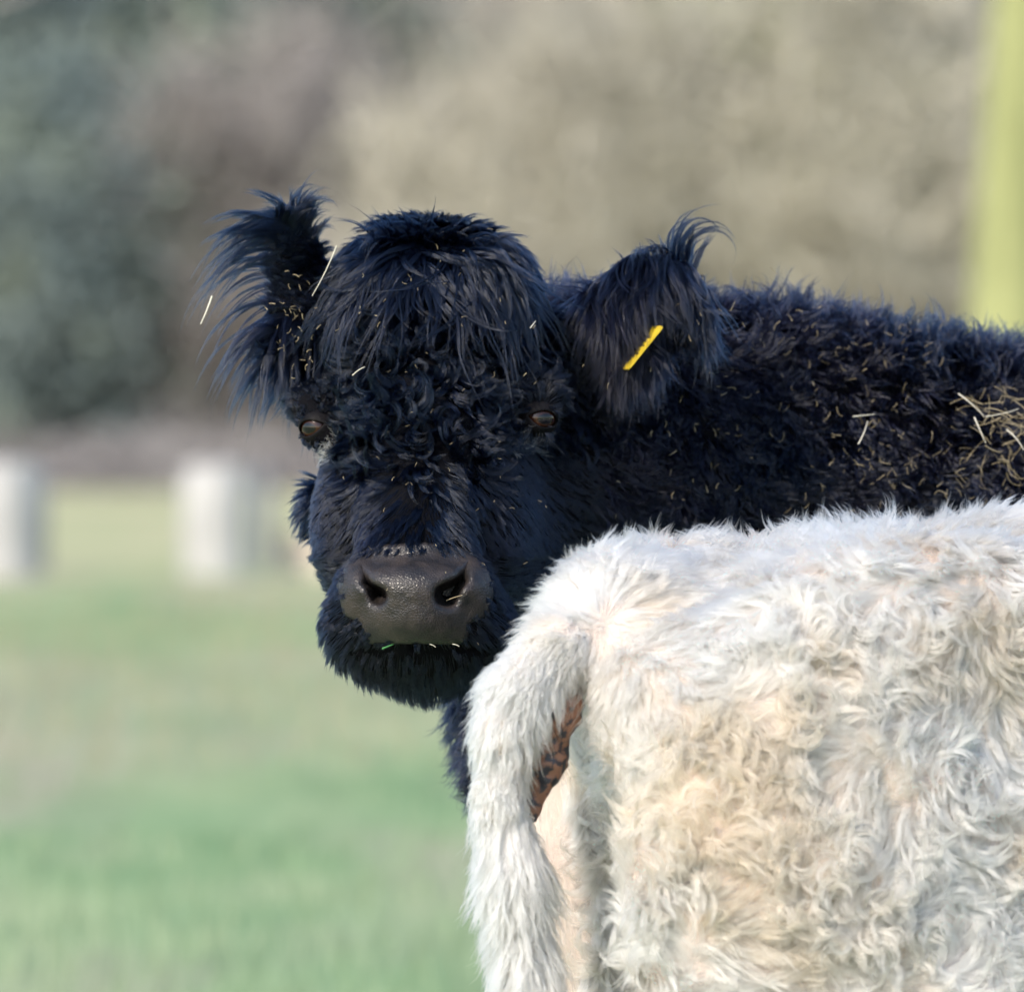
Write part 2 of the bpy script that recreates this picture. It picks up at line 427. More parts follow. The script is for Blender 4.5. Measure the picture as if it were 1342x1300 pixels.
def at(px, D):           # x at distance D from the camera for a photo column
    return (px - 671) * D / FP
trees = [(470, 120), (735, 140), (840, 118), (925, 108), (1010, 155), (1090, 126), (1165, 111), (1235, 137), (-90, 117), (1480, 122), (1620, 108), (-260, 140), (545, 165), (140, 160)]
for i, (px, D) in enumerate(trees):
    place_tree(None, None, [('trunk', TRUNKS[i % 3]), ('crown', CROWNS[i % 3])], at(px, D), D + YC, i * 1.7, .8 + .35 * ((i * 37) % 10) / 10,
               'bare grey-brown tree of the blurred wood behind the pasture', 'tree', 'bare trees in the blurred wood', 'bare_tree')
ever = [(-40, 131), (55, 116), (150, 133), (230, 119), (105, 108), (330, 127), (-150, 120), (20, 150), (190, 155), (290, 142), (720, 133), (1230, 113), (-10, 170), (350, 116), (1195, 140)]
for i, (px, D) in enumerate(ever):
    place_tree(None, None, [('foliage', EVER[i % 2]), ('stem', BSTEM)], at(px, D), D + YC, i * 2.1, .75 + .5 * ((i * 53) % 10) / 10,
               'dark green evergreen shrub in the shaded side of the blurred wood', 'shrub', 'dark evergreen shrubs in the wood', 'evergreen_shrub')
pale = [(650, 126), (760, 110), (860, 130), (950, 116), (1040, 109), (1120, 134), (1190, 120), (810, 148), (990, 143), (700, 160), (1280, 128), (1380, 114), (520, 125), (590, 116), (690, 104), (870, 103), (780, 120), (1000, 104), (1150, 103), (920, 122), (1240, 106), (600, 135), (600, 150), (900, 170), (1100, 165)]
for i, (px, D) in enumerate(pale):
    src = [('branches', BUSH[i % 2]), ('stem', BSTEM)] if i not in (3, 11, 17) else [('foliage', LEAFY[0]), ('stem', BSTEM)]
    place_tree(None, None, src, at(px, D), D + YC, i * 2.9, .9 + .4 * ((i * 31) % 10) / 10,
               'pale straw-coloured leafless bush in the lighter right half of the blurred wood' if i not in (3, 11, 17) else 'bush with pale yellow-green young leaves in the blurred wood', 'bush',
               'pale bushes in the wood' if i not in (3, 11, 17) else 'young leafed bushes in the wood', 'bush')
# low brambles and dead stalks along the edge of the wood
nb = 26000; bx_ = rt.uniform(-12, 12, nb); by_ = rt.uniform(89.5, 100, nb); hgt = .15 + .6 * vnoise(np.stack([bx_, by_, bx_ * 0], -1), 1.1, 14)
bz_ = rt.random(nb) ** 1.4 * hgt; p_ = np.stack([bx_, by_, bz_], -1); d_ = unit(rt.normal(size=(nb, 3)) + [0, 0, .5]) * .22; s_ = unit(np.cross(d_, rt.normal(size=(nb, 3)))) * .013
mesh_obj('undergrowth', np.stack([p_ - s_, p_ + s_, p_ + d_ + s_, p_ + d_ - s_], 1).reshape(-1, 3), np.arange(nb * 4).reshape(nb, 4), mat_noise('dead_stalks', (.16, .15, .155), (.29, .27, .265), .8, .9), kind='stuff', label='low mauve-brown undergrowth along the edge of the wood', smooth=False)
GREYB = mk_mesh('branches', stick_cloud(9000, np.array([0, 0, 2.2]), np.array([2.0, 1.6, 2.1]), .5, .014, rt, up=.6), M_TWIG_D)
for i, (px, D) in enumerate([(330, 124), (415, 132), (470, 118), (380, 108), (520, 140), (765, 114), (1015, 118), (1185, 116), (640, 138), (900, 110)]):
    place_tree(None, None, [('branches', GREYB), ('stem', BSTEM)], at(px, D), D + YC, i * 1.3, .85 + .4 * ((i * 29) % 10) / 10, 'grey-brown leafless bush between the dark and the pale part of the blurred wood', 'bush', 'grey-brown bushes in the wood', 'bush')
# the edge of the wood to either side of the view
V1, Q1 = stick_cloud(26000, np.array([-30, 108, 3.4]), np.array([22, 9, 3.8]), .7, .04, rt, up=.5); V2, Q2 = stick_cloud(26000, np.array([32, 108, 3.4]), np.array([22, 9, 3.8]), .7, .04, rt, up=.5)
V, Q = join([(V1, Q1), (V2, Q2)])
mesh_obj('wood_edge', V, Q, M_TWIG_D, kind='stuff', label='bare brushwood along the edge of the wood to either side', smooth=False)
# the far wood, one mass
V, Q = stick_cloud(60000, np.array([0, 205, 24.0]), np.array([60, 22, 12.0]), 1.6, .09, rt, up=.5)
mesh_obj('far_wood', V, Q, M_TWIG_D, kind='stuff', label='bare twiggy wood far up the bank', smooth=False)

# yellow-green mossy trunk at the edge of the field
t = empty('mossy_tree', (at(1338, 72), 72 + YC, 0), label='tree with a bright yellow-green mossy trunk at the right edge of the photo', cat='tree')
V, Q = tree_trunk(14, .34, np.random.default_rng(4), .0); mesh_obj('trunk', V + np.array(t.location), Q, M_MOSS, t)
V, Q = stick_cloud(6000, np.array([0, 0, 11.5]), np.array([3.6, 3.6, 4]), .8, .02, rt); mesh_obj('crown', V + np.array(t.location), Q, M_TWIG_D, t)

# white posts at the back of the field
M_POST = mat_noise('white_paint', (.38, .37, .365), (.48, .47, .46), 4, .7, bump=.004, bscale=25)
M_POST_D = mat_noise('weathered_wood', (.13, .14, .16), (.22, .23, .25), 6, .85)
def post(px, D, wd, h, label, name='white_post', group=None):
    t = empty(name, (at(px, D), D + YC, 0), label=label, cat='post', group=group)
    n = 16; z = np.array([-.1, 0, h * .5, h * .93, h * .985, h]); r = wd / 2 * np.array([1, 1, .98, .96, .86, .5])
    V, Q = tube(np.stack([z * 0, z * 0, z], -1), r, n); V = np.concatenate([V, [[0, 0, h]]]); c = len(V) - 1; b = (len(z) - 1) * n
    Q = [list(map(int, q)) for q in Q] + [[b + k_, b + (k_ + 1) % n, c] for k_ in range(n)]
    mesh_obj('shaft', V + np.array(t.location), Q, M_POST, t)
    return t
post(282, 57.5, .39, .64, 'whole thick white round post standing at the back of the pasture')
post(2, 57.0, .41, .66, 'thick white post cut by the left edge of the photo')
def stake(px, D, wd, h, label):
    t = empty('fence_post', (at(px, D), D + YC, 0), label=label, cat='post')
    z = np.array([-.2, 0, h - .03, h]); V, Q = tube(np.stack([z * .01, z * 0, z], -1), np.array([wd, wd, wd * .95, wd * .4]) / 2, 8)
    mesh_obj('shaft', V + np.array(t.location), Q, M_POST_D, t)
stake(52, 58.2, .085, .62, 'slim blue-grey fence post right behind the left white post')
stake(345, 59.5, .10, .60, 'slim grey-brown fence post just right of the whole white post')
M_PEACH = mat_noise('pale_stone', (.55, .45, .36), (.68, .58, .48), 5, .9)
t = empty('stone', (at(398, 58), 58 + YC, 0), label='low pale peach stone block beside the cow cheek at the back of the pasture', cat='stone')
g = np.array([(x_, y_, z_) for x_ in (-1, 1) for y_ in (-1, 1) for z_ in (0, 1)], float) * [.16, .12, .27] + [0, 0, -.02]
g[:, 0] *= np.where(g[:, 2] > .1, .8, 1)
mesh_obj('block', g + np.array(t.location), [[0, 1, 3, 2], [4, 6, 7, 5], [0, 4, 5, 1], [2, 3, 7, 6], [0, 2, 6, 4], [1, 5, 7, 3]], M_PEACH, t, smooth=False)

#=============================================================== BLACK COW
def rotm(z_axis, x_hint):
    z = unit(np.array(z_axis, float)); x = unit(np.array(x_hint, float) - z * np.dot(x_hint, z)); y = np.cross(z, x)
    return np.array([x, y, z])

class Groove:
    """cuts along a line drawn on the front of the muzzle down to a given depth"""
    def __init__(s, pts, rad, ys, depth, k=.006):
        s.p = [P(a, b, ys) for a, b in pts]; s.r = rad; s.y = ys + depth; s.k = k
        a = np.array(s.p); s.lo = a.min(0) - max(rad) - .005; s.hi = a.max(0) + max(rad) + .005; s.lo[1] -= .06; s.hi[1] = s.y
    def d(s, p):
        best = None
        for i in range(len(s.p) - 1):
            a = s.p[i][[0, 2]]; b = s.p[i + 1][[0, 2]]; q = p[..., [0, 2]]; ba = b - a
            t = np.clip(((q - a) @ ba) / (ba @ ba), 0, 1); d = np.linalg.norm(q - a - t[..., None] * ba, axis=-1) - (s.r[i] + (s.r[i + 1] - s.r[i]) * t)
            best = d if best is None else smin(best, d, .004)
        taper = np.maximum(p[..., 1] - (s.y - .03), 0) * .25
        return np.maximum(best + taper, p[..., 1] - s.y)

class Almond:
    def __init__(s, c, look, tilt, wd, ht):
        f = unit(np.array(look, float)); rt_ = unit(np.cross(f, [0, 0, 1])); up = np.cross(rt_, f)
        s.c = np.array(c); s.f = f; s.r = rt_ * math.cos(tilt) + up * math.sin(tilt); s.u = np.cross(s.r, f); s.wd, s.ht = wd, ht; s.k = .003
        s.lo = s.c - .04; s.hi = s.c + .04
    def d(s, p):
        q = p - s.c; a = q @ s.r; b = q @ s.u; z = q @ s.f
        rr = (s.wd ** 2 + s.ht ** 2) / (2 * s.ht); o = rr - s.ht
        d2 = np.maximum(np.hypot(a, b - o), np.hypot(a, b + o)) - rr
        return np.maximum(d2, -z)
EARL = rotm(P(378, 285, .05) - P(408, 420, .09), (1, .5, 0))
EARR = rotm(P(935, 345, .13) - P(790, 425, .10), (0.2, .45, 1))
head = [
    Ell(P(564, 410, .075), (.084, .10, .084), k=.05), Ell(P(514, 358, .07), (.040, .06, .034), k=.04), Ell(P(630, 360, .07), (.042, .06, .034), k=.04),
    Ell(P(560, 520, .058), (.098, .092, .075), k=.05),
    Ell(P(588, 640, .05), (.084, .105, .095), k=.04),
    Cap(P(556, 500, -.01), P(547, 722, -.135), .066, .050, k=.05),
    Ell(P(546, 800, -.150), (.078, .062, .056), k=.04),
    Ell(P(478, 822, -.135), (.040, .045, .036), k=.03),
    Ell(P(620, 825, -.135), (.040, .045, .036), k=.03),
    Ell(P(548, 858, -.122), (.060, .050, .025), k=.025),
    Cap(P(556, 848, -.08), P(620, 715, .10), .045, .082, k=.05),
    Ell(P(408, 532, .022), (.022, .03, .020), k=.02),       # brows
    Ell(P(704, 518, .012), (.026, .03, .021), k=.02),
    Ell(P(417, 560, -.004), (.0185,) * 3, k=.014), Ell(P(706, 548, -.0125), (.0185,) * 3, k=.014),
    # nose
    Ell(P(545, 770, -.190), (.060, .042, .0245), k=.012),
    Ell(P(543, 805, -.180), (.047, .048, .031), k=.02),
    Ell(P(470, 778, -.168), (.020, .034, .030), k=.014),
    Ell(P(619, 778, -.168), (.021, .034, .030), k=.014),
    # ears
    Ell(P(393, 362, .075), (.030, .012, .062), EARL, k=.02),
    Cap(P(440, 420, .09), P(395, 415, .08), .035, .026, k=.03),
    Ell(P(396, 455, .09), (.022, .026, .038), k=.03),
    Ell(P(864, 396, .115), (.044, .013, .047), EARR, k=.02),
    Cap(P(695, 465, .11), P(815, 425, .115), .036, .022, k=.025),
    # far cheek tuft under the left eye and the far jaw
    Ell(P(425, 662, .10), (.020, .035, .024), k=.02),
    Ell(P(458, 690, -.02), (.034, .07, .075), k=.04),
    Ell(P(640, 690, -.02), (.036, .07, .075), k=.04),
]
nostrils = [
    Groove([(474, 745), (480, 764), (496, 780)], [.0018, .0042, .0100], -.22, .045),
    Groove([(613, 739), (605, 761), (585, 779)], [.0024, .0062, .0136], -.22, .05),
    Groove([(440, 852), (480, 846), (545, 845), (605, 846), (650, 854)], [.001, .0022, .003, .0022, .001], -.22, .07, k=.004),
]
BA = np.array([math.cos(R(9)), math.sin(R(9)), 0]); BB = np.array([math.sin(R(9)), -math.cos(R(9)), 0])
B0 = np.array([.36, .47, 0])
def bl(f, r, z): return B0 + BA * f + BB * r + np.array([0, 0, z])
body_b = [
    Cap(P(640, 525, .17), P(880, 620, .37), .098, .148, k=.05),
    Cap(P(850, 635, .37), bl(.05, 0, .88), .145, .20, k=.1),
    Cap(P(715, 640, .20), P(800, 925, .34), .09, .125, k=.06),
    Cap(P(800, 925, .34), bl(.1, 0, .72), .125, .19, k=.1),
    Ell(bl(.08, 0, .86), (.26, .24, .26), k=.1),
    Cap(bl(-.06, 0, 1.025), bl(.75, 0, .855), .165, .165, k=.1),
    Cap(bl(.25, 0, .74), bl(1.05, 0, .72), .28, .31, k=.1),
    Ell(bl(1.35, 0, .80), (.30, .25, .28), k=.12),
    Ell(bl(.12, .17, .82), (.16, .09, .24), k=.06), Ell(bl(.12, -.17, .82), (.16, .09, .24), k=.06),
    Cap(bl(1.6, 0, 1.08), bl(1.66, 0, .55), .03, .022, k=.03),
]
for sd in (1, -1):
    body_b += [Cap(bl(.10, .15 * sd, .66), bl(.06, .15 * sd, .40), .10, .055, k=.05), Cap(bl(.06, .15 * sd, .40), bl(.08, .15 * sd, .12), .048, .036, k=.02),
               Cap(bl(.08, .15 * sd, .12), bl(.11, .15 * sd, .0), .036, .045, k=.02),
               Ell(bl(1.40, .15 * sd, .68), (.19, .12, .25), k=.08), Cap(bl(1.42, .16 * sd, .56), bl(1.58, .15 * sd, .43), .11, .052, k=.04),
               Cap(bl(1.58, .15 * sd, .43), bl(1.53, .15 * sd, .12), .048, .036, k=.02), Cap(bl(1.53, .15 * sd, .12), bl(1.49, .15 * sd, 0), .036, .045, k=.02)]
sockets = [Almond(P(417, 560, -.004), (-.62, -.78, -.05), -.25, .0165, .0080), Almond(P(706, 548, -.0125), (.45, -.89, -.05), .15, .017, .0088)]
FB = Field(head + body_b, (-.45, -.30, -.05), (2.2, 1.2, 1.32), .0065, nostrils + sockets); FB.clip_ground(.0)
VB, QB = FB.mesh()
black = empty('black_cow', (float(B0[0]) + .5, float(B0[1]), 0), label='shaggy black cow facing the camera with yellow ear tag and hay in its coat', cat='cow')
mesh_obj('body', VB, QB, M_BLACK_SKIN, black)

# nose pad, own fine skin just proud of the hide
def mat_nose():
    m, t = mat_new('nose_leather'); N = t.nodes.new; L = t.links.new
    o = N('ShaderNodeOutputMaterial'); b = N('ShaderNodeBsdfPrincipled'); L(b.outputs[0], o.inputs[0])
    tc = N('ShaderNodeTexCoord')
    v = N('ShaderNodeTexVoronoi'); v.feature = 'DISTANCE_TO_EDGE'; v.inputs['Scale'].default_value = 340; L(tc.outputs['Object'], v.inputs['Vector'])
    r = N('ShaderNodeMapRange'); r.inputs[1].default_value = 0; r.inputs[2].default_value = .25; L(v.outputs['Distance'], r.inputs[0])
    n = N('ShaderNodeTexNoise'); n.inputs['Scale'].default_value = 60; n.inputs['Detail'].default_value = 5; L(tc.outputs['Object'], n.inputs['Vector'])
    cr = N('ShaderNodeValToRGB'); e = cr.color_ramp.elements; e[0].position = .35; e[0].color = (.016, .0145, .0155, 1); e[1].position = .68; e[1].color = (.040, .032, .029, 1)
    L(n.outputs[0], cr.inputs[0]); L(cr.outputs[0], b.inputs['Base Color'])
    bp = N('ShaderNodeBump'); bp.inputs['Distance'].default_value = .0006; bp.inputs['Strength'].default_value = .45; L(r.outputs[0], bp.inputs['Height'])
    n2 = N('ShaderNodeTexNoise'); n2.inputs['Scale'].default_value = 110; n2.inputs['Detail'].default_value = 4; L(tc.outputs['Object'], n2.inputs['Vector'])
    bp2 = N('ShaderNodeBump'); bp2.inputs['Distance'].default_value = .0010; bp2.inputs['Strength'].default_value = .3; L(n2.outputs[0], bp2.inputs['Height']); L(bp.outputs[0], bp2.inputs['Normal'])
    L(bp2.outputs[0], b.inputs['Normal'])
    b.inputs['Roughness'].default_value = .34; b.inputs['Specular IOR Level'].default_value = .5
    return m
NOSE_C = [(466, 735), (500, 723), (545, 720), (590, 722), (622, 733), (640, 765), (634, 798), (606, 812), (604, 838), (545, 842), (485, 838), (482, 812), (458, 800), (450, 768)]
def in_poly_dist(px, py, poly):
    """signed distance in pixels to a polygon, negative inside"""
    d = np.full(px.shape, 1e9); ins = np.zeros(px.shape, bool); n = len(poly)
    for i in range(n):
        a, b = np.array(poly[i], float), np.array(poly[(i + 1) % n], float); ba = b - a
        t = np.clip(((px - a[0]) * ba[0] + (py - a[1]) * ba[1]) / (ba @ ba), 0, 1)
        d = np.minimum(d, np.hypot(px - a[0] - t * ba[0], py - a[1] - t * ba[1]))
        c = ((a[1] > py) != (b[1] > py)) & (px < (b[0] - a[0]) * (py - a[1]) / (b[1] - a[1] + 1e-9) + a[0]); ins ^= c
    return np.where(ins, -d, d)
FN = Field(head, (P(435, 0, -.22)[0], -.25, P(0, 872, -.22)[2]), (P(655, 0, -.2)[0], -.12, P(0, 705, -.22)[2]), .0013, nostrils)
VN, QN = FN.mesh(); nN = FN.grad(VN); px, py = to_px(VN); dd = in_poly_dist(px, py, NOSE_C)
wr = (vnoise(VN, .006, 4) - .5) * .0008
VN = VN + nN * (.0022 * sstep(16, 2, dd) - .006 * sstep(5, 20, dd) + wr)[:, None]
keep = (dd[QN].min(axis=1) < 22) & (py[QN].max(axis=1) < 847)
QN = QN[keep]; used, inv = np.unique(QN, return_inverse=True); VN = VN[used]; QN = inv.reshape(-1, 4)
mesh_obj('nose', VN, QN, mat_nose(), black)

# eyes
def mat_eye():
    m, t = mat_new('eye'); N = t.nodes.new; L = t.links.new
    o = N('ShaderNodeOutputMaterial'); b = N('ShaderNodeBsdfPrincipled'); L(b.outputs[0], o.inputs[0])
    tc = N('ShaderNodeTexCoord'); mp = N('ShaderNodeMapping'); L(tc.outputs['Object'], mp.inputs[0]); mp.inputs['Scale'].default_value = (1, 1, 1.6)
    g = N('ShaderNodeVectorMath'); g.operation = 'LENGTH'; 
    sx = N('ShaderNodeSeparateXYZ'); L(mp.outputs[0], sx.inputs[0]); cx = N('ShaderNodeCombineXYZ'); L(sx.outputs[0], cx.inputs[0]); L(sx.outputs[2], cx.inputs[2]); L(cx.outputs[0], g.inputs[0])
    r = N('ShaderNodeValToRGB'); e = r.color_ramp.elements; e[0].position = .30; e[0].color = (.003, .003, .004, 1); e[1].position = .62; e[1].color = (.02, .012, .010, 1)
    x = e.new(.38); x.color = (.036, .012, .005, 1); x = e.new(.55); x.color = (.016, .006, .003, 1)
    mr = N('ShaderNodeMath'); mr.operation = 'MULTIPLY'; mr.inputs[1].default_value = 40; L(g.outputs['Value'], mr.inputs[0]); L(mr.outputs[0], r.inputs[0])
    L(r.outputs[0], b.inputs['Base Color']); b.inputs['Roughness'].default_value = .05; b.inputs['Specular IOR Level'].default_value = .5
    return m
M_EYE = mat_eye()
M_LID = mat_noise('eyelid_skin', (.003, .003, .004), (.008, .007, .008), 60, .6, bump=.0006, bscale=300, spec=.12)
def uvsphere(r, n=24):
    V, Q = [], []
    for i in range(n + 1):
        for j in range(2 * n):
            a, b = math.pi * i / n, math.pi * j / n; V.append((r * math.sin(a) * math.cos(b), r * math.sin(a) * math.sin(b), r * math.cos(a)))
    for i in range(n):
        for j in range(2 * n): Q.append([i * 2 * n + j, (i + 1) * 2 * n + j, (i + 1) * 2 * n + (j + 1) % (2 * n), i * 2 * n + (j + 1) % (2 * n)])
    return np.array(V), np.array(Q)
def eye(px, py, y, look, tilt, wd, ht):
    c = P(px, py, y); f = unit(np.array(look, float))
    V, Q = uvsphere(.0165); M3 = np.array(Vector((0, -1, 0)).rotation_difference(Vector(f)).to_matrix())
    o = mesh_obj('eye', V, Q, M_EYE); o.parent = black
    q = Vector((0, -1, 0)).rotation_difference(Vector(f)); o.rotation_euler = q.to_euler(); o.location = Vector(c) - black.location
    lid = Field([Ell(c, (.0195,) * 3, k=.003)], c - .028, c + .028, .0009, [Ell(c, (.0170,) * 3, k=.001), Almond(c, look, tilt, wd, ht)])
    V, Q = lid.mesh(); mesh_obj('eyelid', V, Q, M_LID, black)
    return c
EYE_L = eye(417, 560, -.004, (-.62, -.78, -.05), -.25, .0150, .0068)
EYE_R = eye(706, 548, -.0125, (.45, -.89, -.05), .15, .0155, .0074)

# ---- coat of the black cow
rb = np.random.default_rng(11)
CAMP = np.array([0, YC, HC])
def vis_weight(c, n):
    v = unit(CAMP - c); return np.where((n * v).sum(-1) > -.35, 1, .12)
def seg_head(px, py, y):          # 1 on the head, 0 on the neck and body
    return (sstep(775, 735, px) * (y < .2)).astype(float)
def black_mask_head(c):
    n = FB.grad(c); px, py = to_px(c); m = vis_weight(c, n) * ((px < 790) & (c[:, 1] < .21) & (py < 930) & (px > 330))
    dd = in_poly_dist(px, py, NOSE_C); m = m * np.where((c[:, 1] < -.13) & (dd < -4), 0, 1)
    m = m * np.where((c[:, 1] < -.13) & (np.abs(py - 848) < 7) & (px > 455) & (px < 635), .0, 1)
    for a, b, wa, hb in ((415, 560, 20, 10), (706, 548, 20, 10)): m = m * (((px - a) / wa) ** 2 + ((py - b) / hb) ** 2 > 1)
    m = m * (1 + 1.2 * sstep(480, 430, py))
    return m

def groom_head(p, n, rg, scale=1.0):
    px, py = to_px(p); y = p[:, 1]; N = len(p)
    dx = (px - 568) ; dz = -(py - 305)
    # forelock, radiating from the crown of the head
    D1 = np.stack([dx / 110., np.full(N, -.5), np.where(py < 305, .35, -.9 + 0 * dx)], -1)
    up = sstep(330, 285, py)
    D1[:, 2] += .9 * up
    # forehead curls: wandering directions
    an = (vnoise(p, .035, 1) - .5) * 9 + (vnoise(p, .012, 2) - .5) * 3
    D2 = np.stack([np.sin(an) * .9 + dx / 400, np.zeros(N), -np.cos(an) * .5 - .45], -1)
    # bridge of the nose and cheeks
    D3 = np.stack([(px - 552) / 130. + .25 * np.sin(an), np.zeros(N), -1 + 0 * dx], -1)
    # round the nose
    D4 = np.stack([(px - 545) / 90., np.full(N, .35), -(py - 760) / 90. - .15], -1)
    pyn = py + 90 * (vnoise(p, .02, 51) - .5); w1 = sstep(470, 380, pyn) ; w3 = sstep(600, 650, py) ; w4 = sstep(700, 750, py) * (1 - sstep(75, 45, np.abs(px - 547)) * sstep(756, 736, py))
    side = sstep(60, 130, np.abs(px - 555)) * sstep(560, 600, py)
    w3 = np.maximum(w3, side)
    w2 = np.clip(1 - w1 - w3, 0, 1)
    D = D1 * w1[:, None] + D2 * w2[:, None] + D3 * w3[:, None]
    D = D * (1 - w4[:, None]) + D4 * w4[:, None]
    edgeL = sstep(470, 420, px); L = w1 * .045 * (1 - .3 * edgeL) + w2 * .050 * (1 - .45 * edgeL) * (1 - .35 * sstep(500, 440, py)) + w3 * .030; L = L * (1 - .55 * sstep(690, 720, py) * (1 - w4)); L = L * (1 - w4) + .013 * w4
    L = np.where(side > .5, np.minimum(L, .015), L)
    L = np.where((y > .055) & (px < 450) & (py > 600) & (py < 730), .034, L)
    chin = sstep(845, 870, py); L = L * (1 - chin) + .017 * chin; D = D * (1 - chin[:, None]) + np.stack([(px - 545) / 250., np.full(N, -.1), -np.ones(N)], -1) * chin[:, None]
    lipside = sstep(50, 80, np.abs(px - 545)) * sstep(815, 840, py); L = L + .009 * lipside
    sgn = np.sign(vnoise(p, .02, 6) - .5)
    kap = sgn * (w2 * (50 + 70 * rg.random(N)) + w1 * 10 * rg.normal(size=N) + w3 * 14 * (1 - w4))
    grav = w1 * 15 + w2 * 6 + w3 * 5 + chin * 6
    lift = w1 * .2 * (.4 + rg.random(N)) + w2 * (.5 + .5 * rg.random(N)) + w3 * .28 + .15
    lift = lift * (1 - w4) + .25 * w4
    # eye surroundings: short, away from the eye
    for e in (EYE_L, EYE_R):
        d = p - e; r_ = np.linalg.norm(d, axis=-1); we = sstep(.046, .028, r_)
        D = D * (1 - we[:, None]) + (unit(d) + [0, .2, -.4]) * we[:, None]; L = L * (1 - .74 * we); kap = kap * (1 - we); lift = lift * (1 - .6 * we)
    le = sstep(470, 440, px) * sstep(455, 480, py) * (py < 580); L = L * (1 - .5 * le)
    # left ear (photo left)
    a = (px < 432) & (py < 520) & (p[:, 0] < P(432, 0, .07)[0]) & (np.abs(px - 393) < 70)
    e_top = a & (py < 318); e_mid = a & (py >= 318) & (py < 410); e_low = a & (py >= 410) & (y > .045)
    rr = rg.random(N)
    D[e_mid] = np.stack([-1 + 0 * rr, -.3 + .5 * rg.random(N), .55 + .3 * rg.random(N)], -1)[e_mid]; L[e_mid] = (.014 + .014 * rr)[e_mid]; kap[e_mid] = 0; grav[e_mid] = (17 + 6 * rr)[e_mid]; lift[e_mid] = .0
    e_in = e_mid & (rr > .72); D[e_in] = np.stack([.2 + .3 * rr, -.6 + 0 * rr, .4 + 0 * rr], -1)[e_in]; L[e_in] = .03
    D[e_top] = np.stack([-.1 + .9 * (rr - .5), -.2 + 0 * rr, 1.2 + 0 * rr], -1)[e_top]; L[e_top] = (.026 + .018 * rr)[e_top]; kap[e_top] = (-40 * np.sign(rr - .25))[e_top]; grav[e_top] = 4
    e_tl = e_top & (rr < .55); D[e_tl] = np.array([-1, -.1, .75]); grav[e_tl] = 16; L[e_tl] = .075; kap[e_tl] = 0
    D[e_low] = np.stack([-.5 + .6 * rr, -.5 + 0 * rr, -.6 + 0 * rr], -1)[e_low]; L[e_low] = (.035 + .04 * rr)[e_low]; kap[e_low] = (sgn * 70 * (rr < .6))[e_low]; grav[e_low] = np.where(rr > .6, 16, 6)[e_low]
    L[e_low & (rr > .75)] = .10
    # hair on top: a few high arches
    L = L * (.8 + .4 * rg.random(N)) * scale
    T = D - n * (D * n).sum(-1, keepdims=True) * .85
    isear = a
    gap = sstep(705, 735, px) * sstep(560, 480, py); L = L * (1 - .75 * gap)
    T = np.where(isear[:, None], D, T)
    T = unit(T) + n * lift[:, None]
    return T, L, kap, grav

def black_color(p, n_each, rg, warm=0.):
    px, py = to_px(p); N = len(p) * n_each
    c = np.array([.0023, .0051, .0128]) * np.ones((N, 3))  # black hair; its blue tint stands in for the sheen of the sky
    br = np.repeat(np.clip(warm - .1 + .9 * (vnoise(p, .08, 12) - .45), 0, 1), n_each)[:, None] * rg.random((N, 1))
    c = c * (1 - br) + np.array([.016, .010, .016]) * br
    return c * (.7 + .6 * rg.random((N, 1)))

n1 = 4600
p, n = roots_on(FB, VB, QB, black_mask_head, n1, rb)
T, L, kap, grav = groom_head(p, n, rb)
G = guides(FB, p, n, T, L, kap, np.full(n1, .75), grav, 12, rb, wave=.25)
K1 = locks(FB, G, n, 5, 12, np.clip(L * .10, .0035, .0085), np.clip(.40 + L * 5, 0, .88), np.clip(L * .035, .0005, .0030), rb, fz2=.0008)
c1 = black_color(p, 60, rb)
# pale crusted hairs under the inner corner of each eye
kr = K1[:, 0]
for q, r_ in ((P(433, 588, -.03), .012), (P(685, 572, -.04), .010)):
    d = np.hypot(kr[:, 0] - q[0], kr[:, 2] - q[2]); s_ = (d < r_) & (rb.random(len(kr)) < .55) & (kr[:, 1] < .05); c1[s_] = [.42, .38, .32]
fur_object('head_hair', K1, .00015, c1, M_BLACK_HAIR, black)
ps = []
for q, w_ in ((P(434, 588, -.03), .005), (P(684, 572, -.05), .004)):
    a = q + rb.normal(size=(70, 3)) * [w_, .002, w_ * 1.6]; ps.append(FB.project(a, 0, 4))
p = np.concatenate(ps); n = FB.grad(p)
K = guides(FB, p, n, n + rb.normal(size=p.shape) * .5 + [0, -.2, -.5], .008 + .008 * rb.random(140), rb.normal(size=140) * 60, np.full(140, .3), np.full(140, 10.), 5, rb, hold=.006)
fur_object('tear_stain', K, .0004, np.array([.50, .45, .38]) * (.4 + .6 * rb.random((140, 1))), M_WHITE_HAIR, black)
# the long forelock, parted at the crown and falling over the forehead
nk = 190; fx = 560 + rb.normal(size=nk) * 62; fy = 276 + rb.random(nk) * 66; fx = np.clip(fx, 432, 690)
p = np.array([P(a, b, -.02) for a, b in zip(fx, fy)]); p = FB.project(p, 0, 5); n = FB.grad(p); rr = rb.random(nk); px, py = to_px(p)
D = np.stack([(px - 566) / 95. + .42 * rb.normal(size=nk), -.25 - .3 * rr, -.35 + .3 * (rr < .12)], -1); D = D - n * (D * n).sum(-1, keepdims=True) * .8
Lk = (.10 + .12 * rb.random(nk)) * (1 - .30 * np.clip(np.abs(px - 566) / 120, 0, 1))
G = guides(FB, p, n, unit(D) + n * (.22 + .8 * rr * (rr < .05))[:, None], Lk, rb.normal(size=nk) * 13, np.full(nk, .75), 13 + 5 * rb.random(nk), 18, rb, hold=.025, wave=.42, wfreq=1.9)
K = locks(FB, G, n, 4, 16, .0080, np.full(nk, .90), .0034, rb, rad2=.0018, lenvar=.5, clump2=.75)
fur_object('forelock', K, .00015, black_color(p, 64, rb), M_BLACK_HAIR, black)
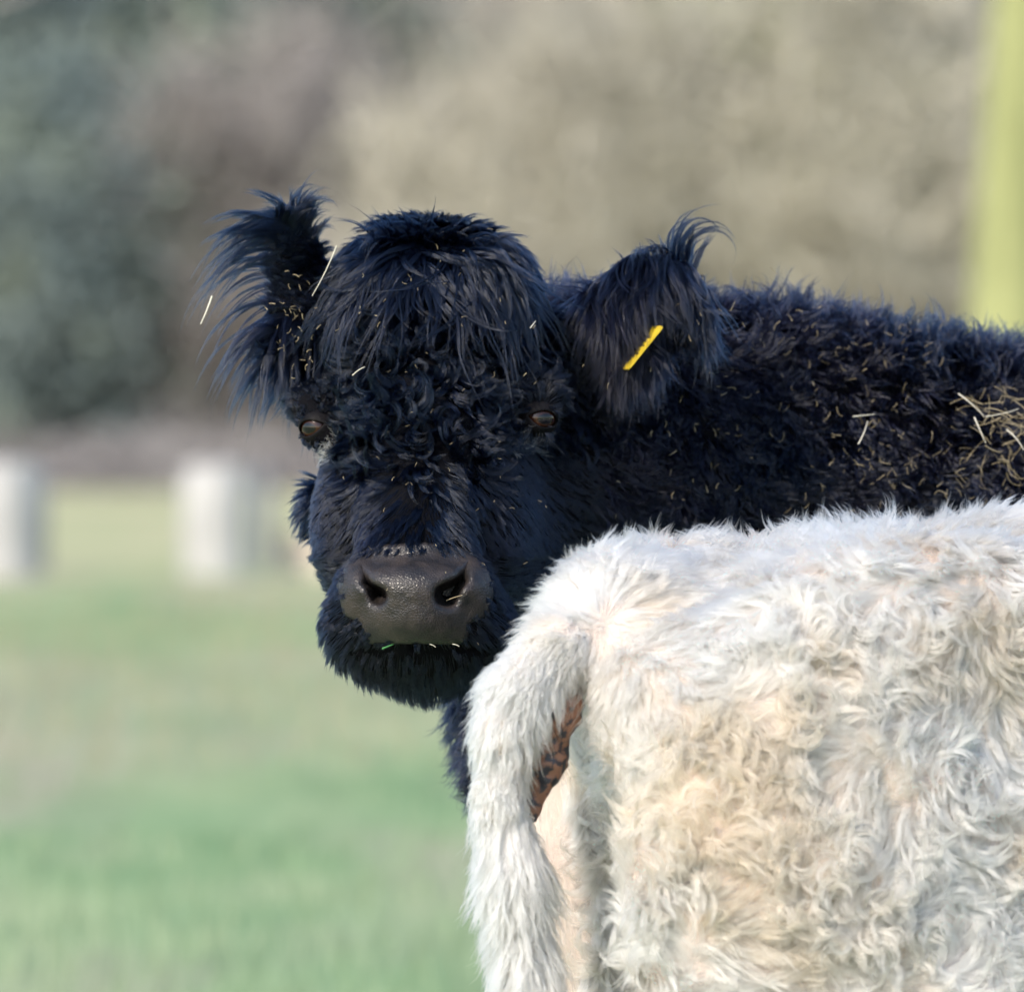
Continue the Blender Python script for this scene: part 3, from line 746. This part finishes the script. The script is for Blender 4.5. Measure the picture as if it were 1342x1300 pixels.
# loose locks that stand away: hooked tuft on the left ear tip, arches over the poll, whips round the right ear
def loose(spec, nm, warm=.1):
    PP, DD, LL, KK = [], [], [], []
    for (x0, y0, yy, sx, sy, cnt, dv, l0, l1, k0, k1) in spec:
        q = np.array([P(x0 + sx * rb.normal(), y0 + sy * rb.normal(), yy) for _ in range(cnt)]); PP.append(q)
        DD.append(np.array(dv) + rb.normal(size=(cnt, 3)) * .22); LL.append(rb.uniform(l0, l1, cnt)); KK.append(rb.uniform(k0, k1, cnt))
    p = FB.project(np.concatenate(PP), 0, 6); ok = np.abs(FB.sample(p)) < .002; p = p[ok]; DD = [np.concatenate(DD)[ok]]; LL = [np.concatenate(LL)[ok]]; KK = [np.concatenate(KK)[ok]]; N_ = len(p); ax = np.tile([0, -1., 0], (N_, 1))
    G = guides(FB, p, ax, np.concatenate(DD), np.concatenate(LL), np.concatenate(KK), np.full(N_, .88), np.full(N_, 2.), 16, rb, hold=.001, wave=.06)
    K = locks(FB, G, unit(FB.grad(p)), 3, 9, .0032, np.full(N_, .75), .0018, rb, rad2=.0012, lenvar=.4, clump2=.7)
    fur_object(nm, K, .00015, black_color(p, 27, rb, warm), M_BLACK_HAIR, black)
loose([(398, 282, .06, 9, 14, 30, (-.15, 0, 1.0), .040, .070, -48, -22), (408, 310, .06, 7, 12, 14, (.3, 0, .8), .025, .045, -50, -25)], 'ear_tuft', .2)
loose([(568, 274, .0, 12, 6, 16, (-.95, -.3, .75), .07, .125, 14, 26), (515, 286, .0, 25, 6, 14, (-.6, -.4, .7), .04, .075, 24, 44), (566, 280, .0, 26, 9, 34, (.1, -.8, .25), .05, .09, -12, 12), (520, 296, .0, 18, 8, 14, (-.3, -.8, .3), .05, .09, 0, 20), (622, 286, .0, 30, 6, 16, (.7, -.4, .6), .035, .07, -44, -20)], 'poll_locks', 0)
loose([(905, 318, .12, 16, 12, 20, (-.35, 0, 1.0), .06, .11, -38, -20), (850, 320, .11, 26, 8, 14, (-.1, 0, 1.0), .02, .04, -40, 40)], 'ear_whips', .2)
# long fringe sweeping off the back of the left ear
nf = 84
tq = rb.random(nf); line = [P(402, 268, .06), P(384, 300, .055), P(372, 345, .06), P(368, 395, .06), P(372, 440, .06), P(380, 470, .06)]
seg = np.clip((tq * 5).astype(int), 0, 4); fq = (tq * 5 - seg)[:, None]; la = np.array(line)
p = la[seg] * (1 - fq) + la[seg + 1] * fq + rb.normal(size=(nf, 3)) * .004; p = FB.project(p, 0, 3); n = FB.grad(p); rr = rb.random(nf)
D = np.stack([-1 - .0 * rr, -.35 + .5 * rb.random(nf), .50 - .75 * tq + .25 * rr], -1)
G = guides(FB, p, n, D, .085 + .055 * rr - .01 * tq, np.full(nf, 0.), np.full(nf, .5), 16 + 7 * rb.random(nf), 14, rb)
K = locks(FB, G, n, 3, 9, .0038, np.full(nf, .92), .0016, rb, rad2=.0014, lenvar=.3, clump2=.75)
fur_object('ear_fringe', K, .00015, black_color(p, 27, rb, .1), M_BLACK_HAIR, black)
# short undercoat of the head
n2 = 42000
p, n = roots_on(FB, VB, QB, black_mask_head, n2, rb)
T, L, kap, grav = groom_head(p, n, rb); L = np.minimum(L, .016)
isn = to_px(p)[1] > 560
K2 = guides(FB, p, n, T, L * (.6 + .5 * rb.random(n2)), kap * .6, np.full(n2, .6), grav, 6, rb, hold=.001)
fur_object('undercoat', K2, .0002, black_color(p, 1, rb), M_BLACK_HAIR, black)

# ---- right ear (photo right)
def ear_mask(c):
    px, py = to_px(c); return ((px > 785) & (c[:, 1] < .24) & (np.linalg.norm((c - P(862, 392, .115)) * [1, 1.0, 1], axis=-1) < .072) & (c[:, 2] > P(0, 470, .1)[2])).astype(float) + 1e-9
n3 = 1150
p, n = roots_on(FB, VB, QB, ear_mask, n3, rb); px, py = to_px(p); rr = rb.random(n3)
up = unit(EARR[0]); rel = (p - P(862, 392, .115)) @ up; tip = (p - P(862, 392, .115)) @ EARR[2]
top = sstep(.0, .03, rel)
D = np.stack([.12 * (tip / .06) + .0 + .5 * (rr - .5), -.75 - .3 * rr, .9 * top - .25], -1)
L = .06 + .055 * top + .04 * rr; mid_ = sstep(.026, .012, np.abs(tip)) * (1 - top); L = L * (1 - .65 * mid_)
curl = (tip > .035) & (rr > .97)
D[curl] = np.stack([.1 + 0 * rr, -.1 + 0 * rr, 1.3 + 0 * rr], -1)[curl]
G = guides(FB, p, n, unit(D) + n * .2, L * np.where(curl, .55, 1), np.where(curl, -32, rb.normal(size=n3) * 14), np.full(n3, .5), np.where(curl, 1, 24 + 8 * rr), 13, rb, wave=.3)
K = locks(FB, G, n, 5, 12, .007, np.full(n3, .6), .004, rb)
fur_object('ear_hair', K, .00015, black_color(p, 60, rb, .35), M_BLACK_HAIR, black)

# ---- neck and body
def body_mask_b(c):
    n = FB.grad(c); px, py = to_px(c); y = c[:, 1]
    onhead = (px < 775) & (y < .2) & (py < 930) | (ear_mask(c) > .5)
    seen = (px < 1400) & (py < 760) | ((px < 700) & (py < 1120))
    return np.where(onhead, 0, 1) * vis_weight(c, n) * np.where(seen, 1, .035)
def groom_body_b(p, n, rg):
    px, py = to_px(p); N = len(p); an = (vnoise(p, .07, 21) - .5) * 5 + (vnoise(p, .02, 22) - .5) * 2.5
    base = np.stack([.5 + .7 * np.sin(an), np.zeros(N), -.9 + .5 * np.cos(an)], -1)
    topl = sstep(.55, .9, n[:, 2]); rr = rg.random(N)
    base = base * (1 - topl[:, None]) + np.stack([.6 * np.sin(an * 1.4) - .1, -.2 + 0 * an, .2 + 0 * an], -1) * topl[:, None]
    dew = ((px < 720) & (py > 700)).astype(float)
    base = base * (1 - dew[:, None]) + np.array([-.9, 0, -.5]) * dew[:, None]
    T = unit(base - n * (base * n).sum(-1, keepdims=True)) + n * (.35 + .55 * rr + .7 * topl)[:, None]
    L = (.034 + .018 * rr) * (1 + .5 * topl * rr) + dew * .012 * rr
    kap = np.sign(vnoise(p, .03, 23) - .5) * (18 + 30 * rr) * (1 - .5 * dew)
    return T, L, kap, 8 - 5 * topl
n4 = 5600
p, n = roots_on(FB, VB, QB, body_mask_b, n4, rb); T, L, kap, grav = groom_body_b(p, n, rb)
G = guides(FB, p, n, T, L, kap, np.full(n4, .5), grav, 9, rb)
K = locks(FB, G, n, 4, 9, .010, np.full(n4, .4), .005, rb)
fur_object('coat', K, .0002, black_color(p, 36, rb, .42), M_BLACK_HAIR, black)

# the rest of the coat, coarser
def rest_mask_b(c):
    px, py = to_px(c); seen = (px < 1390) & (py < 750) | ((px < 700) & (py < 1110)); return np.where(seen | (c[:, 2] < .10), 0, 1.) * np.where(FB.grad(c)[:, 1] < .3, 1, .5)
p, n = roots_on(FB, VB, QB, rest_mask_b, 5000, rb); T, L, kap, grav = groom_body_b(p, n, rb); L = np.where(p[:, 2] < .5, .018, L)
G = guides(FB, p, n, T, L, kap, np.full(5000, .5), grav, 7, rb); K = children(FB, G, n, 9, .012, np.full(5000, .5), .004, rb)
fur_object('flank_hair', K, .0006, black_color(p, 9, rb, .42), M_BLACK_HAIR, black)

# ---- ear tag
M_TAG = mat_noise('yellow_plastic', (.60, .42, .02), (.70, .50, .04), 60, .4)
M_INK = mat_noise('black_ink', (.02, .02, .02), (.03, .03, .03), 60, .5)
tagc = P(841, 456, .050)
def plate(c, ux, uz, w_, h_, th, rc, mat, parent, name, tp=0):
    n_ = unit(np.cross(ux, uz)); pts = []
    for cx, cz, a0 in ((w_ / 2 - rc, h_ / 2 - rc, 0), (-w_ / 2 + rc, h_ / 2 - rc, 90), (-w_ / 2 + rc, -h_ / 2 + rc, 180), (w_ / 2 - rc, -h_ / 2 + rc, 270)):
        for k_ in range(5): a = R(a0 + k_ * 22.5); pts.append((cx + rc * math.cos(a), cz + rc * math.sin(a)))
    pts = [(a * (1 - tp * (.5 - b / h_)), b) for a, b in pts]
    m_ = len(pts); V = [c + ux * a + uz * b + n_ * s_ * th / 2 for s_ in (-1, 1) for a, b in pts]
    Fc = [list(range(m_))[::-1], list(range(m_, 2 * m_))] + [[i, (i + 1) % m_, m_ + (i + 1) % m_, m_ + i] for i in range(m_)]
    return mesh_obj(name, np.array(V), Fc, mat, parent, smooth=False)
uz = unit(P(862, 424, .05) - P(816, 486, .04)); ux = unit(np.cross(uz, unit(np.array([-.95, -.28, .0]))))
tag = plate(tagc, ux, uz, .038, .054, .0016, .005, M_TAG, black, 'ear_tag', .5)
nn = unit(np.cross(ux, uz)); 
if nn[1] > 0: nn = -nn
for i in range(3):
    o = plate(tagc + uz * (.012 - .010 * i) + nn * .0011, ux, uz, .014, .0014, .0004, .0006, M_INK, black, 'printed_mark')
    o.parent = tag; o.location = -Vector((0, 0, 0))

#=============================================================== WHITE COW
TH = R(22); WA = np.array([math.cos(TH), math.sin(TH), 0]); WB = np.array([math.sin(TH), -math.cos(TH), 0])
W0 = P(742, 745, -.62); W0[2] = 0
def wl(f, r, z): return W0 + WA * f + WB * r + np.array([0, 0, z])
WR = np.array([WA, -WB, [0, 0, 1]])
tail_pts = [P(850, 815, -.53), P(796, 806, -.60), P(730, 846, -.66), P(684, 900, -.68), P(658, 960, -.69), P(654, 1040, -.69), P(674, 1130, -.69), P(700, 1350, -.69), P(704, 1600, -.69)]
tail_r = [.028, .010, .022, .021, .017, .014, .018, .024, .015]
wp = [
    Cap(tail_pts[1], tail_pts[2], .033, .024, k=.07),
    Cap(P(862, 780, -.46), P(802, 806, -.59), .044, .034, k=.08),
    Cap(wl(.165, 0, .825), wl(.5, 0, .79), .125, .195, k=.08),
    Ell(wl(.34, .14, .915), (.17, .085, .075), WR, k=.07), Ell(wl(.34, -.14, .915), (.15, .085, .075), WR, k=.07),
    Ell(wl(.08, .085, .850), (.075, .052, .06), WR, k=.05), Ell(wl(.08, -.085, .850), (.075, .052, .06), WR, k=.05),
    Ell(wl(.22, .15, .70), (.215, .115, .27), WR, k=.06), Ell(wl(.22, -.15, .70), (.215, .115, .27), WR, k=.06),
    Cap(wl(.22, .03, .935), wl(.45, 0, .925), .04, .06, k=.08),
    Cap(wl(.45, 0, .90), wl(1.2, 0, .868), .06, .06, k=.1),
    Cap(wl(.5, 0, .672), wl(1.15, 0, .64), .255, .27, k=.1),
    Ell(wl(1.3, 0, .78), (.24, .22, .26), WR, k=.1),
    Cap(wl(1.4, 0, .84), wl(1.75, 0, .86), .17, .12, k=.08),
    Cap(wl(1.75, 0, .86), wl(2.05, 0, .68), .10, .06, k=.06),
    Ell(wl(1.76, .16, .90), (.04, .09, .04), WR, k=.03), Ell(wl(1.76, -.16, .90), (.04, .09, .04), WR, k=.03),
]
for sd in (1, -1):
    wp += [Cap(wl(.28, .16 * sd, .56), wl(.03, .15 * sd, .42), .11, .052, k=.05), Cap(wl(.03, .15 * sd, .42), wl(.07, .15 * sd, .12), .046, .035, k=.02), Cap(wl(.07, .15 * sd, .12), wl(.11, .15 * sd, 0), .035, .045, k=.02),
           Cap(wl(1.28, .15 * sd, .62), wl(1.3, .15 * sd, .38), .09, .052, k=.05), Cap(wl(1.3, .15 * sd, .38), wl(1.29, .15 * sd, .12), .046, .035, k=.02), Cap(wl(1.29, .15 * sd, .12), wl(1.33, .15 * sd, 0), .035, .045, k=.02)]
class Cleft:
    """hollow between the thighs below the tail"""
    def __init__(s): s.k = .05; a, b = wl(-.05, .0, .80), wl(-.04, .0, .45); s.c = Cap(a, b, .035, .06); s.lo, s.hi = s.c.lo, s.c.hi; s.d = s.c.d
FW = Field(wp, (-.12, -1.25, -.05), (2.3, .6, 1.08), .0065, [Cleft()]); FW.clip_ground(0)
VW, QW = FW.mesh()
white = empty('white_cow', (float(wl(.7, 0, 0)[0]), float(wl(.7, 0, 0)[1]), 0), label='cream-white curly-haired cow standing rump first in front of the black one', cat='cow')
def mat_white_skin():
    m, t = mat_new('pink_hide'); N = t.nodes.new; L = t.links.new
    o = N('ShaderNodeOutputMaterial'); b = N('ShaderNodeBsdfPrincipled'); L(b.outputs[0], o.inputs[0])
    tc = N('ShaderNodeTexCoord'); n = N('ShaderNodeTexNoise'); n.inputs['Scale'].default_value = 18; n.inputs['Detail'].default_value = 4; L(tc.outputs['Object'], n.inputs['Vector'])
    r = N('ShaderNodeValToRGB'); e = r.color_ramp.elements; e[0].position = .3; e[0].color = (.46, .375, .33, 1); e[1].position = .7; e[1].color = (.57, .49, .44, 1)  # pink skin, toned down to carry the shade beside the tail
    L(n.outputs[0], r.inputs[0]); L(r.outputs[0], b.inputs['Base Color']); b.inputs['Roughness'].default_value = .6
    return m
mesh_obj('body', VW, QW, mat_white_skin(), white)
FT = Field([Cap(tail_pts[i], tail_pts[i + 1], tail_r[i], tail_r[i + 1], k=.03) for i in range(1, 8)], (-.12, -.80, .30), (.26, -.45, 1.02), .005)
VT, QT = FT.mesh(); tail = mesh_obj('tail', VT, QT, mat_white_skin(), white)

# bare mottled skin under the tail
def mat_mottled():
    m, t = mat_new('mottled_skin'); N = t.nodes.new; L = t.links.new
    o = N('ShaderNodeOutputMaterial'); b = N('ShaderNodeBsdfPrincipled'); L(b.outputs[0], o.inputs[0])
    tc = N('ShaderNodeTexCoord'); n = N('ShaderNodeTexNoise'); n.inputs['Scale'].default_value = 95; n.inputs['Detail'].default_value = 5; L(tc.outputs['Object'], n.inputs['Vector'])
    r = N('ShaderNodeValToRGB'); r.color_ramp.interpolation = 'EASE'; e = r.color_ramp.elements; e[0].position = .45; e[0].color = (.028, .028, .038, 1); e[1].position = .54; e[1].color = (.25, .12, .075, 1)
    L(n.outputs[0], r.inputs[0]); L(r.outputs[0], b.inputs['Base Color']); b.inputs['Roughness'].default_value = .45
    return m
mk = [Cap(P(752, 850, -.65), P(734, 930, -.655), .013, .017, k=.01), Cap(P(734, 930, -.655), P(716, 1000, -.65), .017, .014, k=.02), Cap(P(716, 1000, -.65), P(696, 1070, -.655), .014, .007, k=.02)]
FM = Field(mk, P(728, 1080, -.72), P(728, 800, -.60), .0025)
FM = Field(mk, P(660, 1110, -.72), P(790, 800, -.60), .0025)
VM, QM = FM.mesh(); VM = VM + FM.grad(VM) * ((vnoise(VM, .008, 3) - .5) * .005)[:, None]
mesh_obj('bare_skin', VM, QM, mat_mottled(), white)

rw = np.random.default_rng(5)
WH = P(768, 812, -.72)
def bare(c, px, py):
    return 0
def white_mask(c):
    n = FW.grad(c); px, py = to_px(c)
    v = unit(CAMP - c); fr = np.where((n * v).sum(-1) > -.3, 1, .03)
    seen = (px < 1400) & (py < 1380) & (px > 600)
    rel = c - W0; r_ = rel @ WB; f_ = rel @ WA
    edge = np.interp(py, [840, 930, 1040, 1100, 1200, 1240, 1275, 1300], [752, 738, 738, 755, 788, 782, 762, 745])
    cleft = (py > 850) & (px < edge) & (r_ > -.12) & (f_ < .15) & (c[:, 2] < .92) & (c[:, 2] > .3)
    strip = cleft
    return fr * np.where(seen, 1, .022) * np.where(cleft | strip, .0, 1)
def groom_white(p, n, rg):
    px, py = to_px(p); N = len(p); rr = rg.random(N)
    an = (vnoise(p, .085, 31) - .5) * 8.5 + (vnoise(p, .03, 32) - .5) * 4.5
    base = np.stack([np.sin(an) + .15, np.zeros(N), -np.cos(an) * .75 - .25], -1)
    dx, dz = (px - 792), -(py - 818); rw_ = np.hypot(dx, dz)
    ww = sstep(210, 90, rw_)
    rad = np.stack([dx / (rw_ + 1), np.zeros(N), dz / (rw_ + 1) - .15], -1)
    base = base * (1 - ww[:, None]) + rad * ww[:, None]
    top = sstep(.6, .92, n[:, 2])
    base = base * (1 - top[:, None]) + np.stack([.5 * np.sin(an) + .1, -.35 + 0 * an, .05 + 0 * an], -1) * top[:, None]
    edge = sstep(815, 770, px) * sstep(735, 745, px) * sstep(835, 870, py); base = base * (1 - edge[:, None]) + np.array([.45, -.1, -.9]) * edge[:, None]
    curly = np.clip(vnoise(p, .07, 33) * 2 - .60, 0, 1) * (1 - ww) * (1 - .7 * top)
    T = unit(base - n * (base * n).sum(-1, keepdims=True)) + n * (.22 + .25 * rr + .14 * curly + .25 * top)[:, None]
    L = (.036 + .020 * rr) * (1 + .45 * curly) * (1 - .15 * ww)
    kap = np.sign(vnoise(p, .022, 34) - .5 + .15 * rg.normal(size=N)) * (10 + 55 * curly * (.6 + .8 * rr))
    return T, L, kap, 4 + 0 * L, curly
def white_color(p, m, rg):
    px, py = to_px(p)
    st = np.clip((vnoise(p, .055, 41) - .42) * 2.0 + .5 * (vnoise(p, .015, 42) - .5), 0, 1)
    # manure and earth stained patches on the flank
    for cx, cy, rr_, a in ((1010, 1050, 150, .9), (900, 1060, 90, .6), (1190, 860, 55, .8), (1050, 930, 60, .55), (950, 1150, 110, .5), (1100, 1230, 110, .4), (800, 1090, 60, .5), (1330, 800, 80, .4), (708, 985, 26, 1.1), (742, 1000, 22, .8)):
        st = st * (1 - .0) + a * np.exp(-((px - cx) ** 2 + (py - cy) ** 2) / rr_ ** 2) * (.25 + 1.1 * vnoise(p, .022, 43))
    st = np.clip(st * .95, 0, 1); st = np.repeat(st, m)[:, None] * (.5 + .8 * rg.random((len(p) * m, 1)))
    st = np.clip(st, 0, 1)
    c = np.array([.94, .825, .70]) * (1 - st) + np.array([.62, .41, .27]) * st
    return np.clip(c * (.93 + .1 * rg.random((len(p) * m, 1))) , 0, .95)
n5 = 10000
p, n = roots_on(FW, VW, QW, white_mask, n5, rw); T, L, kap, grav, curly = groom_white(p, n, rw)
G = guides(FW, p, n, T, L, kap, np.full(n5, .72), grav, 11, rw)
K = locks(FW, G, n, 5, 12, .0085, .28 + .45 * curly, .0030 - .0012 * curly, rw, rad2=.0026, fz2=.0008, clump2=.45)
fur_object('coat', K, .00015, white_color(p, 60, rw), M_WHITE_HAIR, white)
n6 = 90000
p, n = roots_on(FW, VW, QW, white_mask, n6, rw); T, L, kap, grav, curly = groom_white(p, n, rw)
K = guides(FW, p, n, T, .016 + .014 * rw.random(n6), kap * .5, np.full(n6, .6), grav, 6, rw, hold=.001)
fur_object('undercoat', K, .00022, white_color(p, 1, rw), M_WHITE_HAIR, white)

# tail hair
def tail_mask(c):
    px, py = to_px(c); return np.where(py < 1420, 1., .1) * np.where(py < 822, .02, 1) * np.where(py < 900, 1.6, 1)
n7 = 3000
p, n = roots_on(FT, VT, QT, tail_mask, n7, rw); px, py = to_px(p); rr = rw.random(n7)
upper = sstep(960, 860, py)
D = np.stack([-.45 * upper - .03 + .14 * (rr - .5), 0 * rr, -1 + .25 * upper], -1)
T = unit(D) + n * (.30 + .30 * rr)[:, None]
nar = sstep(900, 945, py) * sstep(1080, 1040, py); T = unit(D) + n * ((.30 + .30 * rr) * (1 - .5 * nar) * (1 - .35 * sstep(860, 820, py)))[:, None]
L = (.036 + .038 * rr) * (1 - .45 * upper) * (1 - .35 * nar)
G = guides(FT, p, n, T, L, rw.normal(size=n7) * 7, np.full(n7, .5), np.full(n7, 5.), 10, rw, wave=.12)
K = locks(FT, G, n, 5, 10, .006, np.full(n7, .35), .004, rw, lenvar=.5)
fur_object('tail_hair', K, .00015, white_color(p, 50, rw) ** .97, M_WHITE_HAIR, tail)
def rest_mask_w(c):
    px, py = to_px(c); rel = c - W0; seen = (px < 1390) & (py < 1370) & (px > 600); cl = (np.abs(rel @ WB) < .1) & (rel @ WA < .12)
    return np.where(seen | cl | (c[:, 2] < .10), 0, 1.) * np.where(FW.grad(c)[:, 1] < .3, 1, .5)
p, n = roots_on(FW, VW, QW, rest_mask_w, 6000, rw); T, L, kap, grav, curly = groom_white(p, n, rw); L = np.where(p[:, 2] < .45, .018, L)
G = guides(FW, p, n, T, L, kap, np.full(6000, .6), grav, 8, rw); K = children(FW, G, n, 12, .011, .5 + .3 * curly, .003, rw)
fur_object('flank_hair', K, .0005, white_color(p, 12, rw), M_WHITE_HAIR, white)
# thin stray hairs hanging over the bare skin from the hip and the tail
ns_ = 150; q = np.array([P(a, b, -.68) for a, b in zip(750 + 8 * rw.normal(size=ns_), rw.uniform(835, 1050, ns_))]); p = FW.project(q, 0, 5); n = FW.grad(p)
K = guides(FW, p, n, np.stack([-.55 + .4 * rw.normal(size=ns_), -.35 + 0 * rw.random(ns_), -.8 + 0 * rw.random(ns_)], -1), .018 + .03 * rw.random(ns_), rw.normal(size=ns_) * 35, np.full(ns_, .4), np.full(ns_, 8.), 12, rw, hold=.01)
fur_object('stray_hair', K, .0002, np.array([.80, .70, .58]) * (.75 + .25 * rw.random((ns_, 1))), M_WHITE_HAIR, white)
# fine short hair in the hollow beside the tail
def cleft_mask(c):
    rel = c - W0; r_ = rel @ WB; f_ = rel @ WA
    return (((r_ < .05) & (r_ > -.12) & (f_ < .14) & (c[:, 2] < .76) & (c[:, 2] > .3))).astype(float) + 1e-9
p, n = roots_on(FW, VW, QW, cleft_mask, 14000, rw)
K = guides(FW, p, n, np.array([.2, 0, -1.]) + n * .15, .006 + .006 * rw.random(14000), rw.normal(size=14000) * 5, np.full(14000, .5), np.full(14000, 2.), 5, rw, hold=.0004)
fur_object('short_hair', K, .00013, np.array([.60, .48, .425]) * np.ones((14000, 3)), M_WHITE_HAIR, white)  # pinkish hair, its colour darkened for the tail's shade

# hooves
M_HOOF = mat_noise('hoof_horn', (.03, .028, .026), (.08, .07, .06), 20, .5)
for own, pts in ((black, [bl(.11, .15, 0), bl(.11, -.15, 0), bl(1.49, .15, 0), bl(1.49, -.15, 0)]), (white, [wl(.11, .15, 0), wl(.11, -.15, 0), wl(1.33, .15, 0), wl(1.33, -.15, 0)])):
    for q in pts:
        V, Q = tube([[0, 0, .001], [0, 0, .03], [0, 0, .075]], [.062, .056, .046], 16); V = V * [1, .9, 1] + q
        Q = [list(map(int, a)) for a in Q] + [list(range(16))]
        mesh_obj('hoof', V, Q, M_HOOF, own)

#=============================================================== HAY
M_HAY = mat_noise('hay', (.22, .17, .09), (.46, .38, .24), 40, .6)
M_HAY_P = mat_noise('pale_straw', (.62, .58, .46), (.78, .74, .62), 40, .55)
M_BLADE = mat_noise('green_blade', (.05, .20, .06), (.10, .30, .10), 40, .5)
def straw_geo(a, b, bend, r, taper=.5, ns=5):
    a, b = np.array(a), np.array(b); m_ = (a + b) / 2 + np.array(bend)
    pts = np.array([a * (1 - t) ** 2 + 2 * m_ * t * (1 - t) + b * t * t for t in np.linspace(0, 1, 5)])
    return tube(pts, np.linspace(r, r * taper, 5), ns)
def straw(p0, p1, y0, y1, bend, r, label, mat=M_HAY_P, name='straw', cat='straw'):
    a, b = P(*p0, y0), P(*p1, y1); V, Q = straw_geo(a, b, bend, r * .8)
    o = mesh_obj(name, V - a, Q, mat, label=label, cat=cat); o.location = a
def skin_y(px, py, lift, fld=FB):
    """depth at which the line of sight meets the hide, minus the coat"""
    ys = np.linspace(-.35, .8, 460); pts = np.array([P(px, py, y) for y in ys]); s_ = fld.sample(pts)
    i = np.argmax(s_ < lift) if (s_ < lift).any() else 200
    return ys[i]
def st(p0, p1, lift, r, label, bend=(0, 0, 0), mat=M_HAY_P, **kw):
    straw(p0, p1, skin_y(*p0, lift), skin_y(*p1, lift), bend, r, label, mat, **kw)
straw((441, 322), (409, 388), -.02, -.01, (.003, 0, 0), .0009, 'long thin pale stalk slanting across the left side of the forelock')
straw((278, 388), (263, 425), .02, .02, (.001, 0, 0), .0013, 'short bright white straw caught in the outer fringe of the left ear')
st((462, 492), (478, 481), .03, .0008, 'short pale bent straw on the curls above the left eye', (0, 0, .002))
st((695, 430), (702, 421), .04, .0008, 'tiny pale straw on the right temple beside the ear')
st((1118, 546), (1146, 543), .04, .0009, 'bright straight straw lying flat on the middle of the black neck')
st((1125, 582), (1137, 552), .04, .0009, 'thin upright straw just under the bright flat one on the neck', (.002, 0, 0))
st((1277, 547), (1292, 581), .045, .0009, 'straight straw pointing down in the hay tangle near the right edge')
st((1292, 546), (1335, 536), .05, .0008, 'long nearly level straw crossing the hay tangle near the right edge', (0, 0, -.002))
st((1256, 516), (1290, 546), .045, .0008, 'fine curved straw leading into the left of the hay tangle', (0, 0, .003))
st((1319, 563), (1342, 590), .05, .0008, 'pale bent straw at the lower right of the hay tangle', (.002, 0, .003))
straw((585, 787), (606, 780), -.212, -.218, (0, 0, .001), .0007, 'short dry stalk stuck in the right nostril', M_HAY)
straw((501, 850), (516, 844), -.212, -.208, (0, 0, .0), .0014, 'small bright green grass blade between the lips', M_BLADE, 'grass_blade', 'grass blade')
straw((563, 844), (571, 848), -.212, -.212, (0, 0, .001), .0007, 'tiny pale stalk between the lips, inner one', M_HAY_P)
straw((593, 844), (602, 847), -.210, -.210, (0, 0, .001), .0007, 'tiny pale stalk near the right corner of the lips', M_HAY_P)

def scatter(n, cen, spread, lift, l0, l1, r, rg):
    parts = []
    cxs = rg.normal(size=(n, 2)) * spread + cen
    for cx, cy in cxs:
        lf = lift * (.75 + .4 * rg.random()); y = skin_y(cx, cy, lf); a = P(cx, cy, y)
        if FB.sample(a[None])[0] > lift * 1.6: continue
        an = rg.random() * 6.28; ln = rg.uniform(l0, l1); d = np.array([math.cos(an), rg.normal() * .25, math.sin(an)]) * ln
        parts.append(straw_geo(a, a + d, rg.normal(size=3) * ln * .28, r * (.5 + .7 * rg.random()), ns=3))
    return parts
rh = np.random.default_rng(77)
parts = []
for n_, cen, sp, lf, l0, l1, r_ in ((60, (1322, 560), (26, 34), .045, .01, .035, .0006), (75, (1140, 600), (60, 45), .036, .003, .012, .0004), (38, (1030, 450), (60, 40), .036, .003, .011, .0004),
                                   (50, (1290, 610), (50, 40), .038, .004, .014, .0004), (38, (1180, 450), (45, 30), .036, .004, .013, .0004), (30, (930, 560), (60, 70), .036, .003, .009, .0005),
                                   (30, (590, 400), (80, 50), .040, .002, .006, .0005), (40, (385, 430), (16, 35), .03, .003, .008, .0005), (36, (560, 640), (90, 90), .02, .002, .005, .0004)):
    parts += scatter(n_, cen, sp, lf, l0, l1, r_, rh)
V, Q = join(parts)
mesh_obj('hay_bits', V, Q, M_HAY, kind='stuff', label='small bits of hay and chaff caught in the black coat', smooth=False)
